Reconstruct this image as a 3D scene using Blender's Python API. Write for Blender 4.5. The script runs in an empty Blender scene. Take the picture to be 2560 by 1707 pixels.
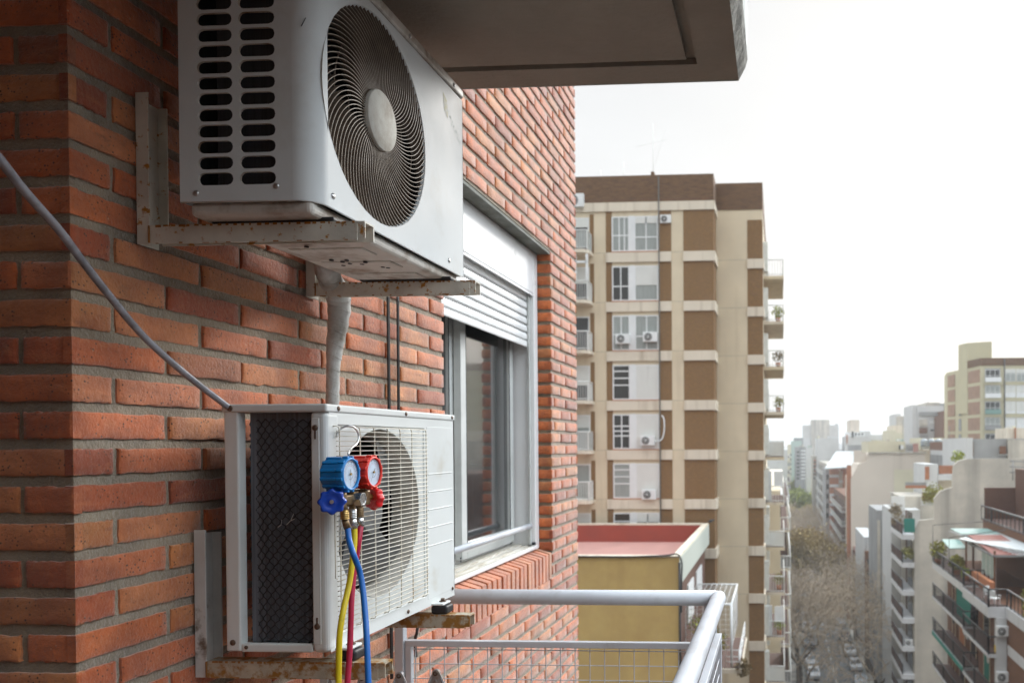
import bpy, bmesh, math, random
from mathutils import Vector, Matrix
rad = math.radians
S = bpy.context.scene
COL = S.collection

# ---------------------------------------------------------------- camera
CAM = Vector((1.48, 0.0, 33.0))
YAW, PITCH, ROLL = rad(3.29034), rad(-0.66383), rad(-0.26313)
FPX, CX, CY = 2000.0, 1832.73, 1133.13          # focal length and optical centre in photo pixels (2560 x 1707)
_f = Vector((-math.sin(YAW) * math.cos(PITCH), math.cos(YAW) * math.cos(PITCH), math.sin(PITCH)))
_r0 = Vector((math.cos(YAW), math.sin(YAW), 0)); _u0 = _r0.cross(_f)
_r = math.cos(ROLL) * _r0 + math.sin(ROLL) * _u0
_u = -math.sin(ROLL) * _r0 + math.cos(ROLL) * _u0
cd = bpy.data.cameras.new("camera")
cam = bpy.data.objects.new("camera", cd); COL.objects.link(cam)
cam.matrix_world = Matrix(((_r.x, _u.x, -_f.x, CAM.x), (_r.y, _u.y, -_f.y, CAM.y), (_r.z, _u.z, -_f.z, CAM.z), (0, 0, 0, 1)))
cd.sensor_width = 36; cd.lens = FPX / 2560 * 36
cd.shift_x = -(CX - 1280) / 2560; cd.shift_y = (CY - 853.5) / 2560
cd.clip_start = 0.05; cd.clip_end = 6000
cd.dof.use_dof = True; cd.dof.focus_distance = 2.15; cd.dof.aperture_fstop = 4.6
S.camera = cam

def at(px, py, **k):
    """world point seen at photo pixel (px, py) on the plane X=, Y= or Z="""
    d = _r * ((px - CX) / FPX) - _u * ((py - CY) / FPX) + _f
    (a, v), = k.items(); i = 'XYZ'.index(a)
    return CAM + d * ((v - CAM[i]) / d[i])

# ---------------------------------------------------------------- light
SUN = Vector((1.0, 2.5, 1.1)).normalized()
el = math.asin(SUN.z); az = math.atan2(SUN.x, SUN.y)
W = bpy.data.worlds.new("World"); S.world = W; W.use_nodes = True
nt = W.node_tree; nt.nodes.clear()
def wn(t, **k):
    n = nt.nodes.new(t)
    for a, v in k.items(): setattr(n, a, v)
    return n
out = wn('ShaderNodeOutputWorld'); bg = wn('ShaderNodeBackground'); bg.inputs['Strength'].default_value = 0.1
sky = wn('ShaderNodeTexSky', sky_type='NISHITA', sun_disc=False, sun_elevation=el, sun_rotation=az, air_density=1.0, dust_density=4.0, ozone_density=1.0)
tc = wn('ShaderNodeTexCoord'); nz = wn('ShaderNodeTexNoise'); nz.inputs['Scale'].default_value = 1.6; nz.inputs['Detail'].default_value = 5
mp = wn('ShaderNodeMapping'); mp.inputs['Scale'].default_value = (1, 1, 3.0)
nt.links.new(tc.outputs['Generated'], mp.inputs['Vector']); nt.links.new(mp.outputs['Vector'], nz.inputs['Vector'])
cloud = wn('ShaderNodeMapRange'); nt.links.new(nz.outputs['Fac'], cloud.inputs['Value'])
cloud.inputs['From Min'].default_value = .3; cloud.inputs['From Max'].default_value = .7
cloud.inputs['To Min'].default_value = 7.0; cloud.inputs['To Max'].default_value = 7.8
# overcast: brighter towards the zenith; the wide glow away from the sun is added fill
sep = wn('ShaderNodeSeparateXYZ'); nt.links.new(tc.outputs['Generated'], sep.inputs[0])
zen = wn('ShaderNodeMapRange'); nt.links.new(sep.outputs['Z'], zen.inputs['Value'])
zen.inputs['From Min'].default_value = .5; zen.inputs['From Max'].default_value = .9; zen.inputs['To Min'].default_value = 0; zen.inputs['To Max'].default_value = 20
dot = wn('ShaderNodeVectorMath', operation='DOT_PRODUCT'); nt.links.new(tc.outputs['Generated'], dot.inputs[0])
GLOW = Vector((1.0, 0.0, 0.72)).normalized(); dot.inputs[1].default_value = GLOW
glo = wn('ShaderNodeMapRange', interpolation_type='SMOOTHSTEP'); nt.links.new(dot.outputs['Value'], glo.inputs['Value'])
glo.inputs['From Min'].default_value = .66; glo.inputs['From Max'].default_value = 1; glo.inputs['To Min'].default_value = 0; glo.inputs['To Max'].default_value = 23
def scaled(val, col):
    x = wn('ShaderNodeVectorMath', operation='SCALE'); x.inputs[0].default_value = col; nt.links.new(val, x.inputs['Scale']); return x.outputs['Vector']
def vadd(a_, b_):
    x = wn('ShaderNodeVectorMath', operation='ADD'); nt.links.new(a_, x.inputs[0]); nt.links.new(b_, x.inputs[1]); return x
tint = vadd(vadd(scaled(cloud.outputs[0], (.985, 1.0, 1.005)), scaled(zen.outputs[0], (.90, 1.0, 1.10))).outputs[0], scaled(glo.outputs[0], (.90, 1.0, 1.10)))
mx = wn('ShaderNodeMix', data_type='RGBA'); mx.inputs['Factor'].default_value = .92
nt.links.new(sky.outputs['Color'], mx.inputs['A']); nt.links.new(tint.outputs['Vector'], mx.inputs['B'])
nt.links.new(mx.outputs['Result'], bg.inputs['Color']); nt.links.new(bg.outputs[0], out.inputs[0])
sd = bpy.data.lights.new("sun", 'SUN'); sd.energy = 1.8; sd.angle = rad(10); sd.color = (1, .965, .92)
so = bpy.data.objects.new("sun", sd); COL.objects.link(so)
so.rotation_euler = SUN.to_track_quat('Z', 'Y').to_euler()
S.view_settings.view_transform = 'Standard'; S.view_settings.look = 'None'
S.view_settings.exposure = 0.3; S.view_settings.gamma = 1.0; S.view_settings.use_curve_mapping = False
S.cycles.max_bounces = 8; S.cycles.diffuse_bounces = 4; S.cycles.volume_bounces = 1; S.cycles.glossy_bounces = 4
S.cycles.sample_clamp_indirect = 8; S.cycles.use_denoising = True
S.cycles.caustics_reflective = False; S.cycles.caustics_refractive = False

# ---------------------------------------------------------------- mesh helpers
class MB:
    def __init__(self): self.v = []; self.f = []; self.m = []; self.s = []; self.a = []; self.att = False
    def add(self, vs, fs, m=0, smooth=False, a=0.0):
        b = len(self.v); self.v += [tuple(x) for x in vs]
        for f in fs: self.f.append(tuple(b + i for i in f)); self.m.append(m); self.s.append(smooth); self.a.append(a)
    def box(self, x0, y0, z0, x1, y1, z1, m=0, a=0.0):
        if x0 > x1: x0, x1 = x1, x0
        if y0 > y1: y0, y1 = y1, y0
        if z0 > z1: z0, z1 = z1, z0
        self.add([(x0,y0,z0),(x1,y0,z0),(x1,y1,z0),(x0,y1,z0),(x0,y0,z1),(x1,y0,z1),(x1,y1,z1),(x0,y1,z1)],
                 [(0,3,2,1),(4,5,6,7),(0,1,5,4),(1,2,6,5),(2,3,7,6),(3,0,4,7)], m, False, a); return self
    def rbox(self, x0, y0, z0, x1, y1, z1, r=.004, m=0, n=2, a=0.0):
        bm = bmesh.new(); bmesh.ops.create_cube(bm, size=1)
        for v in bm.verts:
            v.co = Vector(((x0+x1)/2 + v.co.x*abs(x1-x0), (y0+y1)/2 + v.co.y*abs(y1-y0), (z0+z1)/2 + v.co.z*abs(z1-z0)))
        bmesh.ops.bevel(bm, geom=bm.edges[:], offset=r, segments=n, profile=.5, affect='EDGES')
        bm.verts.index_update(); self.add([v.co for v in bm.verts], [[v.index for v in f.verts] for f in bm.faces], m, False, a); bm.free(); return self
    def prism(self, poly, axis, lo, hi, m=0, a=0.0):
        """poly of 2-D points extruded along axis; X:(y,z) Y:(x,z) Z:(x,y)"""
        def P(p, t): return {'X': (t, p[0], p[1]), 'Y': (p[0], t, p[1]), 'Z': (p[0], p[1], t)}[axis]
        n = len(poly); area = sum(poly[i][0]*poly[(i+1)%n][1]-poly[(i+1)%n][0]*poly[i][1] for i in range(n))
        pl = poly if (area > 0) != (axis == 'Y') else poly[::-1]
        vs = [P(p, lo) for p in pl] + [P(p, hi) for p in pl]
        self.add(vs, [tuple(range(n-1, -1, -1)), tuple(range(n, 2*n))] + [(i, (i+1) % n, n+(i+1) % n, n+i) for i in range(n)], m, False, a); return self
    def tube(self, pts, r, n=8, m=0, cap=True, a=0.0, smooth=True, squash=None):
        pts = [Vector(p) for p in pts]; k = len(pts); rs = r if isinstance(r, (list, tuple)) else [r]*k
        ref = None; vs = []
        for i, p in enumerate(pts):
            t = (pts[min(i+1, k-1)] - pts[max(i-1, 0)]).normalized()
            if ref is None:
                ref = Vector((0,0,1)) if abs(t.z) < .9 else Vector((1,0,0))
            s = t.cross(ref).normalized(); ref = s.cross(t).normalized()
            for j in range(n):
                q = 2*math.pi*j/n; vs.append(p + (s*math.cos(q) + ref*math.sin(q))*rs[i])
        fs = [(i*n+j, (i+1)*n+j, (i+1)*n+(j+1) % n, i*n+(j+1) % n) for i in range(k-1) for j in range(n)]
        self.add(vs, fs, m, smooth, a)
        if cap:
            b = len(self.v) - k*n
            self.f.append(tuple(b+j for j in range(n))); self.f.append(tuple(b+(k-1)*n+j for j in range(n-1, -1, -1)))
            self.m += [m, m]; self.s += [False, False]; self.a += [a, a]
        return self
    def cyl(self, c, ax, r, h, n=24, m=0, r2=None, smooth=True):
        """cylinder from c along unit axis ax"""
        ax = Vector(ax).normalized(); c = Vector(c)
        return self.tube([c, c+ax*h], [r, r if r2 is None else r2], n, m, True, 0.0, smooth)
    def lathe(self, c, ax, prof, n=32, m=0, smooth=True, up=None):
        """prof: (radius, height along ax) pairs"""
        ax = Vector(ax).normalized(); c = Vector(c)
        ref = Vector((0,0,1)) if abs(ax.z) < .9 else Vector((1,0,0))
        s = ax.cross(ref).normalized(); t = ax.cross(s)
        vs = [c + ax*h + (s*math.cos(2*math.pi*j/n) + t*math.sin(2*math.pi*j/n))*r for r, h in prof for j in range(n)]
        fs = [(i*n+j, i*n+(j+1) % n, (i+1)*n+(j+1) % n, (i+1)*n+j) for i in range(len(prof)-1) for j in range(n)]
        self.add(vs, fs, m, smooth); return self
    def quad(self, a, b, c, d, m=0, at_=0.0): self.add([a, b, c, d], [(0,1,2,3)], m, False, at_); return self
    def build(self, name, mats, parent=None, bevel=0, att=False, org=None):
        me = bpy.data.meshes.new(name)
        v = self.v
        if org is not None: v = [(a-org[0], b-org[1], c-org[2]) for a, b, c in v]
        me.from_pydata(v, [], self.f)
        for m in (mats if isinstance(mats, (list, tuple)) else [mats]): me.materials.append(m)
        me.polygons.foreach_set('material_index', self.m); me.polygons.foreach_set('use_smooth', self.s)
        if att:
            at_ = me.attributes.new('tone', 'FLOAT', 'FACE'); at_.data.foreach_set('value', self.a)
        me.update()
        o = bpy.data.objects.new(name, me); COL.objects.link(o)
        if parent is not None:
            o.parent = parent; o.matrix_parent_inverse = Matrix.Translation(-parent.location) if org is None else Matrix()
        if org is not None and parent is None: o.location = org
        if bevel:
            b = o.modifiers.new('bevel', 'BEVEL'); b.width = bevel; b.segments = 2; b.limit_method = 'ANGLE'; b.harden_normals = False
        return o

def tag(o, label=None, cat=None, group=None, kind=None):
    if label: o['label'] = label
    if cat: o['category'] = cat
    if group: o['group'] = group
    if kind: o['kind'] = kind
    return o
def thing(name, loc, label, cat, group=None):
    o = bpy.data.objects.new(name, None); COL.objects.link(o); o.location = loc; o.empty_display_size = .1
    return tag(o, label, cat, group)
def kids(o): return [c for c in COL.objects if c.parent == o]
def copy_tree(o, parent=None, off=None):
    c = o.copy(); COL.objects.link(c)
    if parent is not None: c.parent = parent
    for k in kids(o): copy_tree(k, c)
    return c

# ---------------------------------------------------------------- materials
def mat(name, col, rough=.6, var=.12, vs=4.0, bump=.0, bs=60.0, metal=0.0, spec=.5, dirt=None, dcov=.45, dsc=6.0, dsharp=.12,
        stretch=(1,1,1), tone=False, tonecols=None, trans=0.0, alpha=1.0, streak=None, coat=0.0, tile=None, pits=0.0, sheen=0.0):
    m = bpy.data.materials.new(name); m.use_nodes = True
    t = m.node_tree; N = t.nodes; L = t.links; bs_ = N['Principled BSDF']
    def n(ty, **k):
        x = N.new(ty)
        for a, v in k.items(): setattr(x, a, v)
        return x
    tcn = n('ShaderNodeTexCoord'); mpn = n('ShaderNodeMapping'); mpn.inputs['Scale'].default_value = stretch
    L.new(tcn.outputs['Object'], mpn.inputs['Vector']); V = mpn.outputs['Vector']
    def noise(sc, det=4, ro=.55):
        x = n('ShaderNodeTexNoise'); x.inputs['Scale'].default_value = sc; x.inputs['Detail'].default_value = det
        x.inputs['Roughness'].default_value = ro; L.new(V, x.inputs['Vector']); return x.outputs['Fac']
    def mix(a, b, f, mode='MIX'):
        x = n('ShaderNodeMix', data_type='RGBA', blend_type=mode)
        for s_, val in (('A', a), ('B', b)):
            if isinstance(val, tuple): x.inputs[s_].default_value = (*val, 1)
            else: L.new(val, x.inputs[s_])
        if isinstance(f, float): x.inputs['Factor'].default_value = f
        else: L.new(f, x.inputs['Factor'])
        return x.outputs['Result']
    def rng(val, a, b, c=0.0, d=1.0):
        x = n('ShaderNodeMapRange'); L.new(val, x.inputs['Value'])
        for s_, q in zip(('From Min', 'From Max', 'To Min', 'To Max'), (a, b, c, d)): x.inputs[s_].default_value = q
        return x.outputs[0]
    base = tuple(col)
    if tonecols:
        at_ = n('ShaderNodeAttribute', attribute_name='tone'); cr = n('ShaderNodeValToRGB')
        while len(cr.color_ramp.elements) < len(tonecols): cr.color_ramp.elements.new(.5)
        for i, (p, c) in enumerate(tonecols):
            cr.color_ramp.elements[i].position = p; cr.color_ramp.elements[i].color = (*c, 1)
        L.new(at_.outputs['Fac'], cr.inputs[0]); base = cr.outputs[0]
    nv = noise(vs, 5)
    lo = rng(nv, .3, .7, 1-var, 1+var)
    sc = n('ShaderNodeVectorMath', operation='SCALE'); L.new(lo, sc.inputs['Scale'])
    if isinstance(base, tuple): sc.inputs[0].default_value = base
    else: L.new(base, sc.inputs[0])
    c = sc.outputs['Vector']
    if dirt:
        c = mix(c, tuple(dirt), rng(noise(dsc, 6, .65), dcov - dsharp, dcov + dsharp, 1.0, 0.0))
    if streak:
        scol, sx, cov = streak
        mp2 = n('ShaderNodeMapping'); mp2.inputs['Scale'].default_value = (sx, sx, sx*.06); L.new(tcn.outputs['Object'], mp2.inputs['Vector'])
        x = n('ShaderNodeTexNoise'); x.inputs['Scale'].default_value = 1; x.inputs['Detail'].default_value = 5; L.new(mp2.outputs[0], x.inputs['Vector'])
        c = mix(c, tuple(scol), rng(x.outputs['Fac'], cov, cov+.25, 0.0, .75))
    if pits:
        mp3 = n('ShaderNodeMapping'); mp3.inputs['Scale'].default_value = (14, 14, 46); L.new(tcn.outputs['Object'], mp3.inputs['Vector'])
        x = n('ShaderNodeTexNoise'); x.inputs['Scale'].default_value = 1; x.inputs['Detail'].default_value = 7; x.inputs['Roughness'].default_value = .7; L.new(mp3.outputs[0], x.inputs['Vector'])
        c = mix(c, (.62,.23,.095), rng(x.outputs['Fac'], .52, .74, 0, .5)); c = mix(c, (.20,.06,.025), rng(x.outputs['Fac'], .46, .30, 0, .5))
        c = mix(c, (.38,.29,.20), rng(noise(22, 5, .7), .64, .76, 0, .45))
        vo = n('ShaderNodeTexVoronoi'); vo.inputs['Scale'].default_value = 95; L.new(V, vo.inputs['Vector'])
        msk = noise(14, 2)
        pm = n('ShaderNodeMath', operation='MULTIPLY'); L.new(rng(vo.outputs['Distance'], .14, .26, 1, 0), pm.inputs[0]); L.new(rng(msk, .46, .56), pm.inputs[1])
        c = mix(c, (.035, .018, .012), pm.outputs[0])
        sp = n('ShaderNodeTexVoronoi'); sp.inputs['Scale'].default_value = 60; L.new(V, sp.inputs['Vector'])
        pm2 = n('ShaderNodeMath', operation='MULTIPLY'); L.new(rng(sp.outputs['Distance'], .08, .17, .7, 0), pm2.inputs[0]); L.new(rng(noise(9, 2), .56, .66), pm2.inputs[1])
        c = mix(c, (.62, .42, .27), pm2.outputs[0])
    L.new(c, bs_.inputs['Base Color'])
    rr = rng(nv, .3, .7, max(.02, rough-.08), min(1, rough+.08)); L.new(rr, bs_.inputs['Roughness'])
    bs_.inputs['Metallic'].default_value = metal; bs_.inputs['Specular IOR Level'].default_value = spec
    if sheen: bs_.inputs['Sheen Weight'].default_value = sheen; bs_.inputs['Sheen Roughness'].default_value = .45; bs_.inputs['Sheen Tint'].default_value = (1,.97,.93,1)
    if coat: bs_.inputs['Coat Weight'].default_value = coat; bs_.inputs['Coat Roughness'].default_value = .15
    if trans: bs_.inputs['Transmission Weight'].default_value = trans
    if alpha < 1: bs_.inputs['Alpha'].default_value = alpha
    if bump:
        b = n('ShaderNodeBump'); b.inputs['Strength'].default_value = bump; b.inputs['Distance'].default_value = .6/bs
        L.new(noise(bs, 6, .65), b.inputs['Height']); L.new(b.outputs[0], bs_.inputs['Normal'])
    return m

BRICKS = [(0.0,(.25,.05,.02)),(.16,(.45,.10,.031)),(.36,(.60,.165,.046)),(.52,(.52,.125,.038)),(.66,(.60,.205,.088)),(.80,(.62,.24,.08)),(.92,(.46,.18,.062)),(1.0,(.30,.085,.033))]
M = {}
M['brick'] = mat('brick_clay', (.4,.12,.06), .75, .30, 9, .55, 75, tonecols=BRICKS, pits=1, spec=.35, sheen=.65, dirt=(.30,.075,.032), dcov=.42, dsc=7, dsharp=.2)
M['mortar'] = mat('mortar', (.31,.255,.18), .9, .28, 7, 1.0, 80, spec=.25, sheen=.6, dirt=(.15,.13,.10), dcov=.40, dsc=5, dsharp=.2)
M['ac_white'] = mat('white_enamel', (.68,.725,.735), .62, .05, 3, .02, 200, spec=.3, dirt=(.58,.59,.56), dcov=.33, dsc=4)
M['ac_cream'] = mat('aged_white_enamel', (.64,.665,.65), .6, .05, 3, .03, 160, dirt=(.52,.49,.41), dcov=.30, dsc=6)
M['ac_old'] = mat('stained_enamel', (.62,.60,.55), .5, .1, 6, .05, 120, dirt=(.20,.12,.06), dcov=.40, dsc=9)
M['ac_old2'] = mat('dusty_cap', (.60,.60,.55), .75, .08, 8, spec=.2, dirt=(.36,.31,.25), dcov=.42, dsc=10)
M['bgw0'] = mat('pale_plastic', (.6,.6,.58), .6, .05, 5)
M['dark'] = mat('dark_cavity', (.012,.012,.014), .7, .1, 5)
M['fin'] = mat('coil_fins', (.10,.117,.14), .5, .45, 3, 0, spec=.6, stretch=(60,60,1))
M['fin_dark'] = mat('shaded_coil_fins', (.035,.037,.042), .5, .4, 3, 0, spec=.4, stretch=(60,60,1))  # darker copy of the fins: shade behind the slots put into the colour
M['slat'] = mat('dusty_brown_slat', (.17,.13,.10), .8, .2, 25, spec=.2)
M['netting'] = mat('black_netting', (.014,.016,.019), .5, .1, 20)
M['fan_grey'] = mat('fan_plastic', (.16,.17,.17), .55, .1, 4, dirt=(.09,.085,.08), dcov=.45, dsc=5)
M['shroud'] = mat('shroud_enamel', (.55,.54,.50), .5, .08, 4, dirt=(.33,.30,.25), dcov=.45, dsc=5)
M['wire_dusty'] = mat('dusty_wire', (.37,.31,.24), .6, .15, 20, dirt=(.15,.12,.09), dcov=.45, dsc=12)
M['wire_cream'] = mat('cream_wire', (.66,.63,.54), .5, .1, 30, dirt=(.36,.26,.14), dcov=.36, dsc=15)
M['rusty'] = mat('rusted_white_steel', (.64,.63,.56), .6, .15, 12, .2, 120, dirt=(.42,.19,.03), dcov=.39, dsc=38, dsharp=.03)
M['rusty_more'] = mat('heavily_rusted_steel', (.45,.41,.32), .65, .25, 14, .35, 120, dirt=(.30,.14,.025), dcov=.50, dsc=22, dsharp=.05)
M['rust_edge'] = mat('bare_rust', (.33,.15,.04), .8, .3, 30, .3, 200)
M['bracket_white'] = mat('dull_white_steel', (.56,.58,.57), .55, .15, 8, .1, 150, dirt=(.16,.13,.10), dcov=.37, dsc=10, dsharp=.05)
M['rubber'] = mat('black_rubber', (.018,.018,.02), .55, .2, 30, .1, 200)
M['screw'] = mat('rusty_screw', (.13,.085,.06), .5, .3, 60, .2, 400, metal=.6)
M['steel'] = mat('steel', (.55,.56,.56), .3, .1, 20, metal=.9)
M['brass'] = mat('brass', (.50,.33,.12), .35, .2, 60, .1, 300, metal=.85)
M['bronze'] = mat('dull_bronze', (.20,.135,.07), .5, .25, 60, .1, 300, metal=.7)
M['blue'] = mat('blue_rubber', (.008,.19,.50), .4, .08, 20, .03, 200)
M['blue_knob'] = mat('blue_plastic', (.003,.05,.38), .3, .06, 20, coat=.3)
M['red'] = mat('red_rubber', (.72,.035,.02), .4, .08, 20, .03, 200)
M['red_knob'] = mat('red_plastic', (.72,.012,.015), .3, .06, 20, coat=.3)
M['hose_blue'] = mat('blue_hose_rubber', (.008,.12,.42), .42, .06, 10)
M['hose_yellow'] = mat('yellow_hose_rubber', (.66,.50,.012), .42, .08, 10, dirt=(.35,.26,.03), dcov=.3, dsc=30)
M['hose_red'] = mat('red_hose_rubber', (.42,.018,.06), .42, .06, 10)
M['dial'] = mat('dial_face', (.52,.62,.74), .35, .05, 20, coat=.6)
M['ink'] = mat('dial_ink', (.03,.03,.035), .5, .1, 20)
M['ink_red'] = mat('dial_ink_red', (.5,.05,.06), .5, .1, 20)
M['rail'] = mat('white_rail_paint', (.55,.575,.61), .36, .05, 5, .03, 90, dirt=(.42,.42,.42), dcov=.33, dsc=9)
M['upvc'] = mat('white_window_frame', (.82,.83,.83), .35, .03, 3)
M['shutter'] = mat('white_shutter', (.80,.81,.80), .45, .03, 3)
M['frame_grey'] = mat('grey_window_frame', (.60,.62,.60), .4, .05, 3, dirt=(.48,.49,.47), dcov=.4, dsc=4)
M['seal'] = mat('black_seal', (.02,.025,.03), .6, .1, 5)
M['sill'] = mat('window_sill_metal', (.62,.60,.55), .5, .12, 10, dirt=(.36,.31,.22), dcov=.46, dsc=9, stretch=(8,.7,8))
M['concrete'] = mat('grey_concrete', (.23,.235,.21), .9, .2, 7, .4, 60, dirt=(.14,.145,.12), dcov=.45, dsc=6)
M['soffit'] = mat('soffit_paint', (.285,.25,.205), .9, .12, 2.5, .35, 30, dirt=(.20,.17,.14), dcov=.45, dsc=1.6, dsharp=.2)
M['slab_rough'] = mat('rough_cement', (.34,.33,.29), .95, .3, 30, 1.0, 70, dirt=(.15,.145,.13), dcov=.5, dsc=25)
M['slab_face'] = mat('slab_face_paint', (.50,.52,.50), .8, .12, 4, .2, 60, dirt=(.25,.27,.25), dcov=.36, dsc=6)
M['foam'] = mat('pipe_wrap', (.50,.50,.48), .6, .12, 8, .25, 40, dirt=(.22,.19,.15), dcov=.42, dsc=9)
M['cable'] = mat('black_cable', (.02,.017,.016), .45, .2, 20)
M['tube_grey'] = mat('grey_hose', (.30,.30,.33), .25, .12, 9, .03, 60, dirt=(.10,.10,.11), dcov=.45, dsc=11)
M['floor_tile'] = mat('balcony_tile', (.16,.09,.06), .6, .15, 5)
M['inner_wall'] = mat('balcony_inner_wall', (.22,.12,.08), .8, .1, 4)

# ================================================================ our building
random.seed(7)
YC, YW0, YW1, YE = 1.598, 3.47, 5.145, 5.80        # wall corner, window opening, end of the wall
ZT, ZS, Z0R, PIT, BH = 34.25, 32.30, 33.019, .0787, .0555
bb = thing('brick_building', (0, YC, 30), 'orange brick apartment facade with white shuttered window behind both air conditioners', 'apartment building')
wall = MB()

def brick(kind, u0, u1, z0, z1, tone, near, sharp0=False, sharp1=False):
    """one brick; kind 'B' lies in plane X=0 facing +X (u = y), 'A' in plane Y=YC facing -Y (u = x), 'J' jamb in plane Y=YW1 facing -Y"""
    nu, nv = (12, 4) if near else (5, 3)
    e = .0035; R = random.uniform
    dep = R(-.0018, .0022); tilt = R(-.0015, .0015)
    us = [u0, u0 + e] + [u0 + e + (u1-u0-2*e)*i/(nu-1) for i in range(1, nu-1)] + [u1 - e, u1]
    zs = [z0, z0 + e] + [z0 + e + (z1-z0-2*e)*i/(nv-1) for i in range(1, nv-1)] + [z1 - e, z1]
    vs = []; nU, nZ = len(us), len(zs)
    def put(u, z, d):
        if kind == 'B': vs.append((d, u, z))
        elif kind == 'A': vs.append((u, YC - d, z))
        else: vs.append((u, YW1 - d, z))
    for j, z in enumerate(zs):
        wob = R(-.0009, .0009)
        for i, u in enumerate(us):
            eu0 = i == 0; eu1 = i == nU-1; ez = j in (0, nZ-1)
            d = dep + tilt*(u-u0)/(u1-u0) + R(-.0005, .0005)
            uu, zz = u, z
            if ez: d -= .0014 + R(0, .0016); zz += R(-.0016, .0016) + (random.random() < .08)*R(-.003, .003)
            if (eu0 and not sharp0) or (eu1 and not sharp1): d -= .0014 + R(0, .0016); uu += R(-.0016, .0016)
            if (sharp0 and eu0) or (sharp1 and eu1): d = 0 if ez else .0004; 
            put(uu, zz + (wob if not ez else 0), d)
    fs = [(j*nU+i, j*nU+i+1, (j+1)*nU+i+1, (j+1)*nU+i) for j in range(nZ-1) for i in range(nU-1)]
    if kind in 'AJ': pass
    inner = [f for q_, f in enumerate(fs) if 0 < q_ % (nU-1) < nU-2 and 0 < q_//(nU-1) < nZ-2]; iset = set(inner)
    b0 = len(wall.v); wall.add(vs, [f for f in fs if f not in iset], 0, False, tone)
    for f in inner: wall.f.append(tuple(b0+i for i in f)); wall.m.append(0); wall.s.append(True); wall.a.append(tone)
    ring = [i for i in range(nU)] + [j*nU+nU-1 for j in range(1, nZ)] + [(nZ-1)*nU+i for i in range(nU-2, -1, -1)] + [j*nU for j in range(nZ-2, 0, -1)]
    sv = [vs[i] for i in ring]
    def back(p):
        return (p[0]-.02, p[1], p[2]) if kind == 'B' else (p[0], p[1]+.02, p[2])
    sv += [back(p) for p in sv]; k = len(ring)
    wall.add(sv, [(i, k+i, k+(i+1) % k, (i+1) % k) for i in range(k)], 0, False, tone)

def course_z(k): return Z0R + PIT*k
MODL, JT = .270, .015
def lay(kind, u_start, u_end, k, zclip=None, near_to=3.2, phase=0):
    z0 = course_z(k); z1 = z0 + BH
    if zclip:
        if z1 <= zclip[0] + .02 or z0 >= zclip[1] - .02: return
        z0 = max(z0, zclip[0]); z1 = min(z1, zclip[1])
    A = (k % 2 == 0)
    if kind == 'B':
        j = 1.598 + (.262 if A else .110) + MODL*phase
        while j - MODL > u_start: j -= MODL
        while j < u_start + .05: j += MODL
    else:                                            # wall A runs towards -X from the corner
        j = -(.118 if A else .262)
    if kind == 'B':
        u = u_start
        while u < u_end - .03:
            e = min(j, u_end)
            if u_end - e < .06: e = u_end
            brick('B', u + (0 if u == u_start else JT/2), e - (0 if e >= u_end - 1e-6 else JT/2) + random.uniform(-.002, .002)*(e < u_end), z0 + random.uniform(-.001, .001), z1 + random.uniform(-.001, .001),
                  random.random(), u < near_to, sharp0=(u == 1.598), sharp1=(u_end == YE and e >= u_end-1e-6))
            u = e; j = e + MODL
            if e >= u_end - 1e-6: break
    else:
        u = u_start
        while u > u_end + .03:
            e = max(j, u_end)
            brick('A', e + JT/2, u - (0 if u == 0 else JT/2), z0, z1, random.random(), u > -.9, sharp1=(u == 0))
            u = e; j = e - MODL

kmin, kmax = int((31.15 - Z0R)/PIT) - 1, int((36.4 - Z0R)/PIT) + 1
for k in range(kmin, kmax):
    z = course_z(k)
    if z + BH < ZS - .165 or z > ZT - .004: lay('B', YC, YE, k, near_to=3.2)
    else:
        lay('B', YC, YW0, k)
        lay('B', YW1, YE, k)
        if z + BH > ZT + .03: lay('B', YW0, YW1, k, (ZT + .004, 99))
    if z < 34.3: lay('A', 0, -2.0, k)
    # bricks in the window reveal
    if ZS - .02 < z and z + BH < ZT + .02:
        brick('J', -.095, -.0045, z, z + BH, random.choice((.3, .36, .4, .9, .36)), False)
# rowlock course of the sill
ys = YW0 + .004; 
while ys < YW1 - .02:
    w = .056; tone = random.choice((.4, .5, .62, .7, .33, .9))
    zt = ZS - random.uniform(0, .004); o = random.uniform(-.002, .003)
    wall.rbox(-.02, ys, ZS - .168, o, ys + w, zt, .004, 0, 2, tone)
    wall.prism([(-.095, zt + .028), (-.095, zt - .02), (o - .004, zt - .02), (o - .004, zt + .001)], 'Y', ys + .001, ys + w - .001, 0, tone)
    ys += w + .0165
# mortar body
mz = -.0075
def mort(x0, y0, z0, x1, y1, z1): wall.box(x0, y0, z0, x1, y1, z1, 1)
mort(-.30, YC - mz, 0, mz, YW0 - .006, 36.5)
mort(-.30, YW1 + .010, 0, mz, YE, 36.5)
mort(-.30, YW0 - .006, 0, mz, YW1 + .010, ZS - .012)
mort(-.30, YW0 - .006, ZT + .012, mz, YW1 + .010, 36.5)
mort(-2.2, YC - mz + .0005, 0, -.3005, YC + .3, 34.27)
wall.prism([(-.0965, ZS + .014), (-.0965, ZS - .05), (-.008, ZS - .05), (-.008, ZS - .011)], 'Y', YW0 - .0, YW1 + .0, 1)
wo = wall.build('wall', [M['brick'], M['mortar']], bb, att=True)
# concrete lintel over the window
l = MB(); l.box(-.11, YW0 - .01, ZT - .012, -.004, YW1 + .004, ZT + .003); l.build('lintel', M['concrete'], bb)

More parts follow.
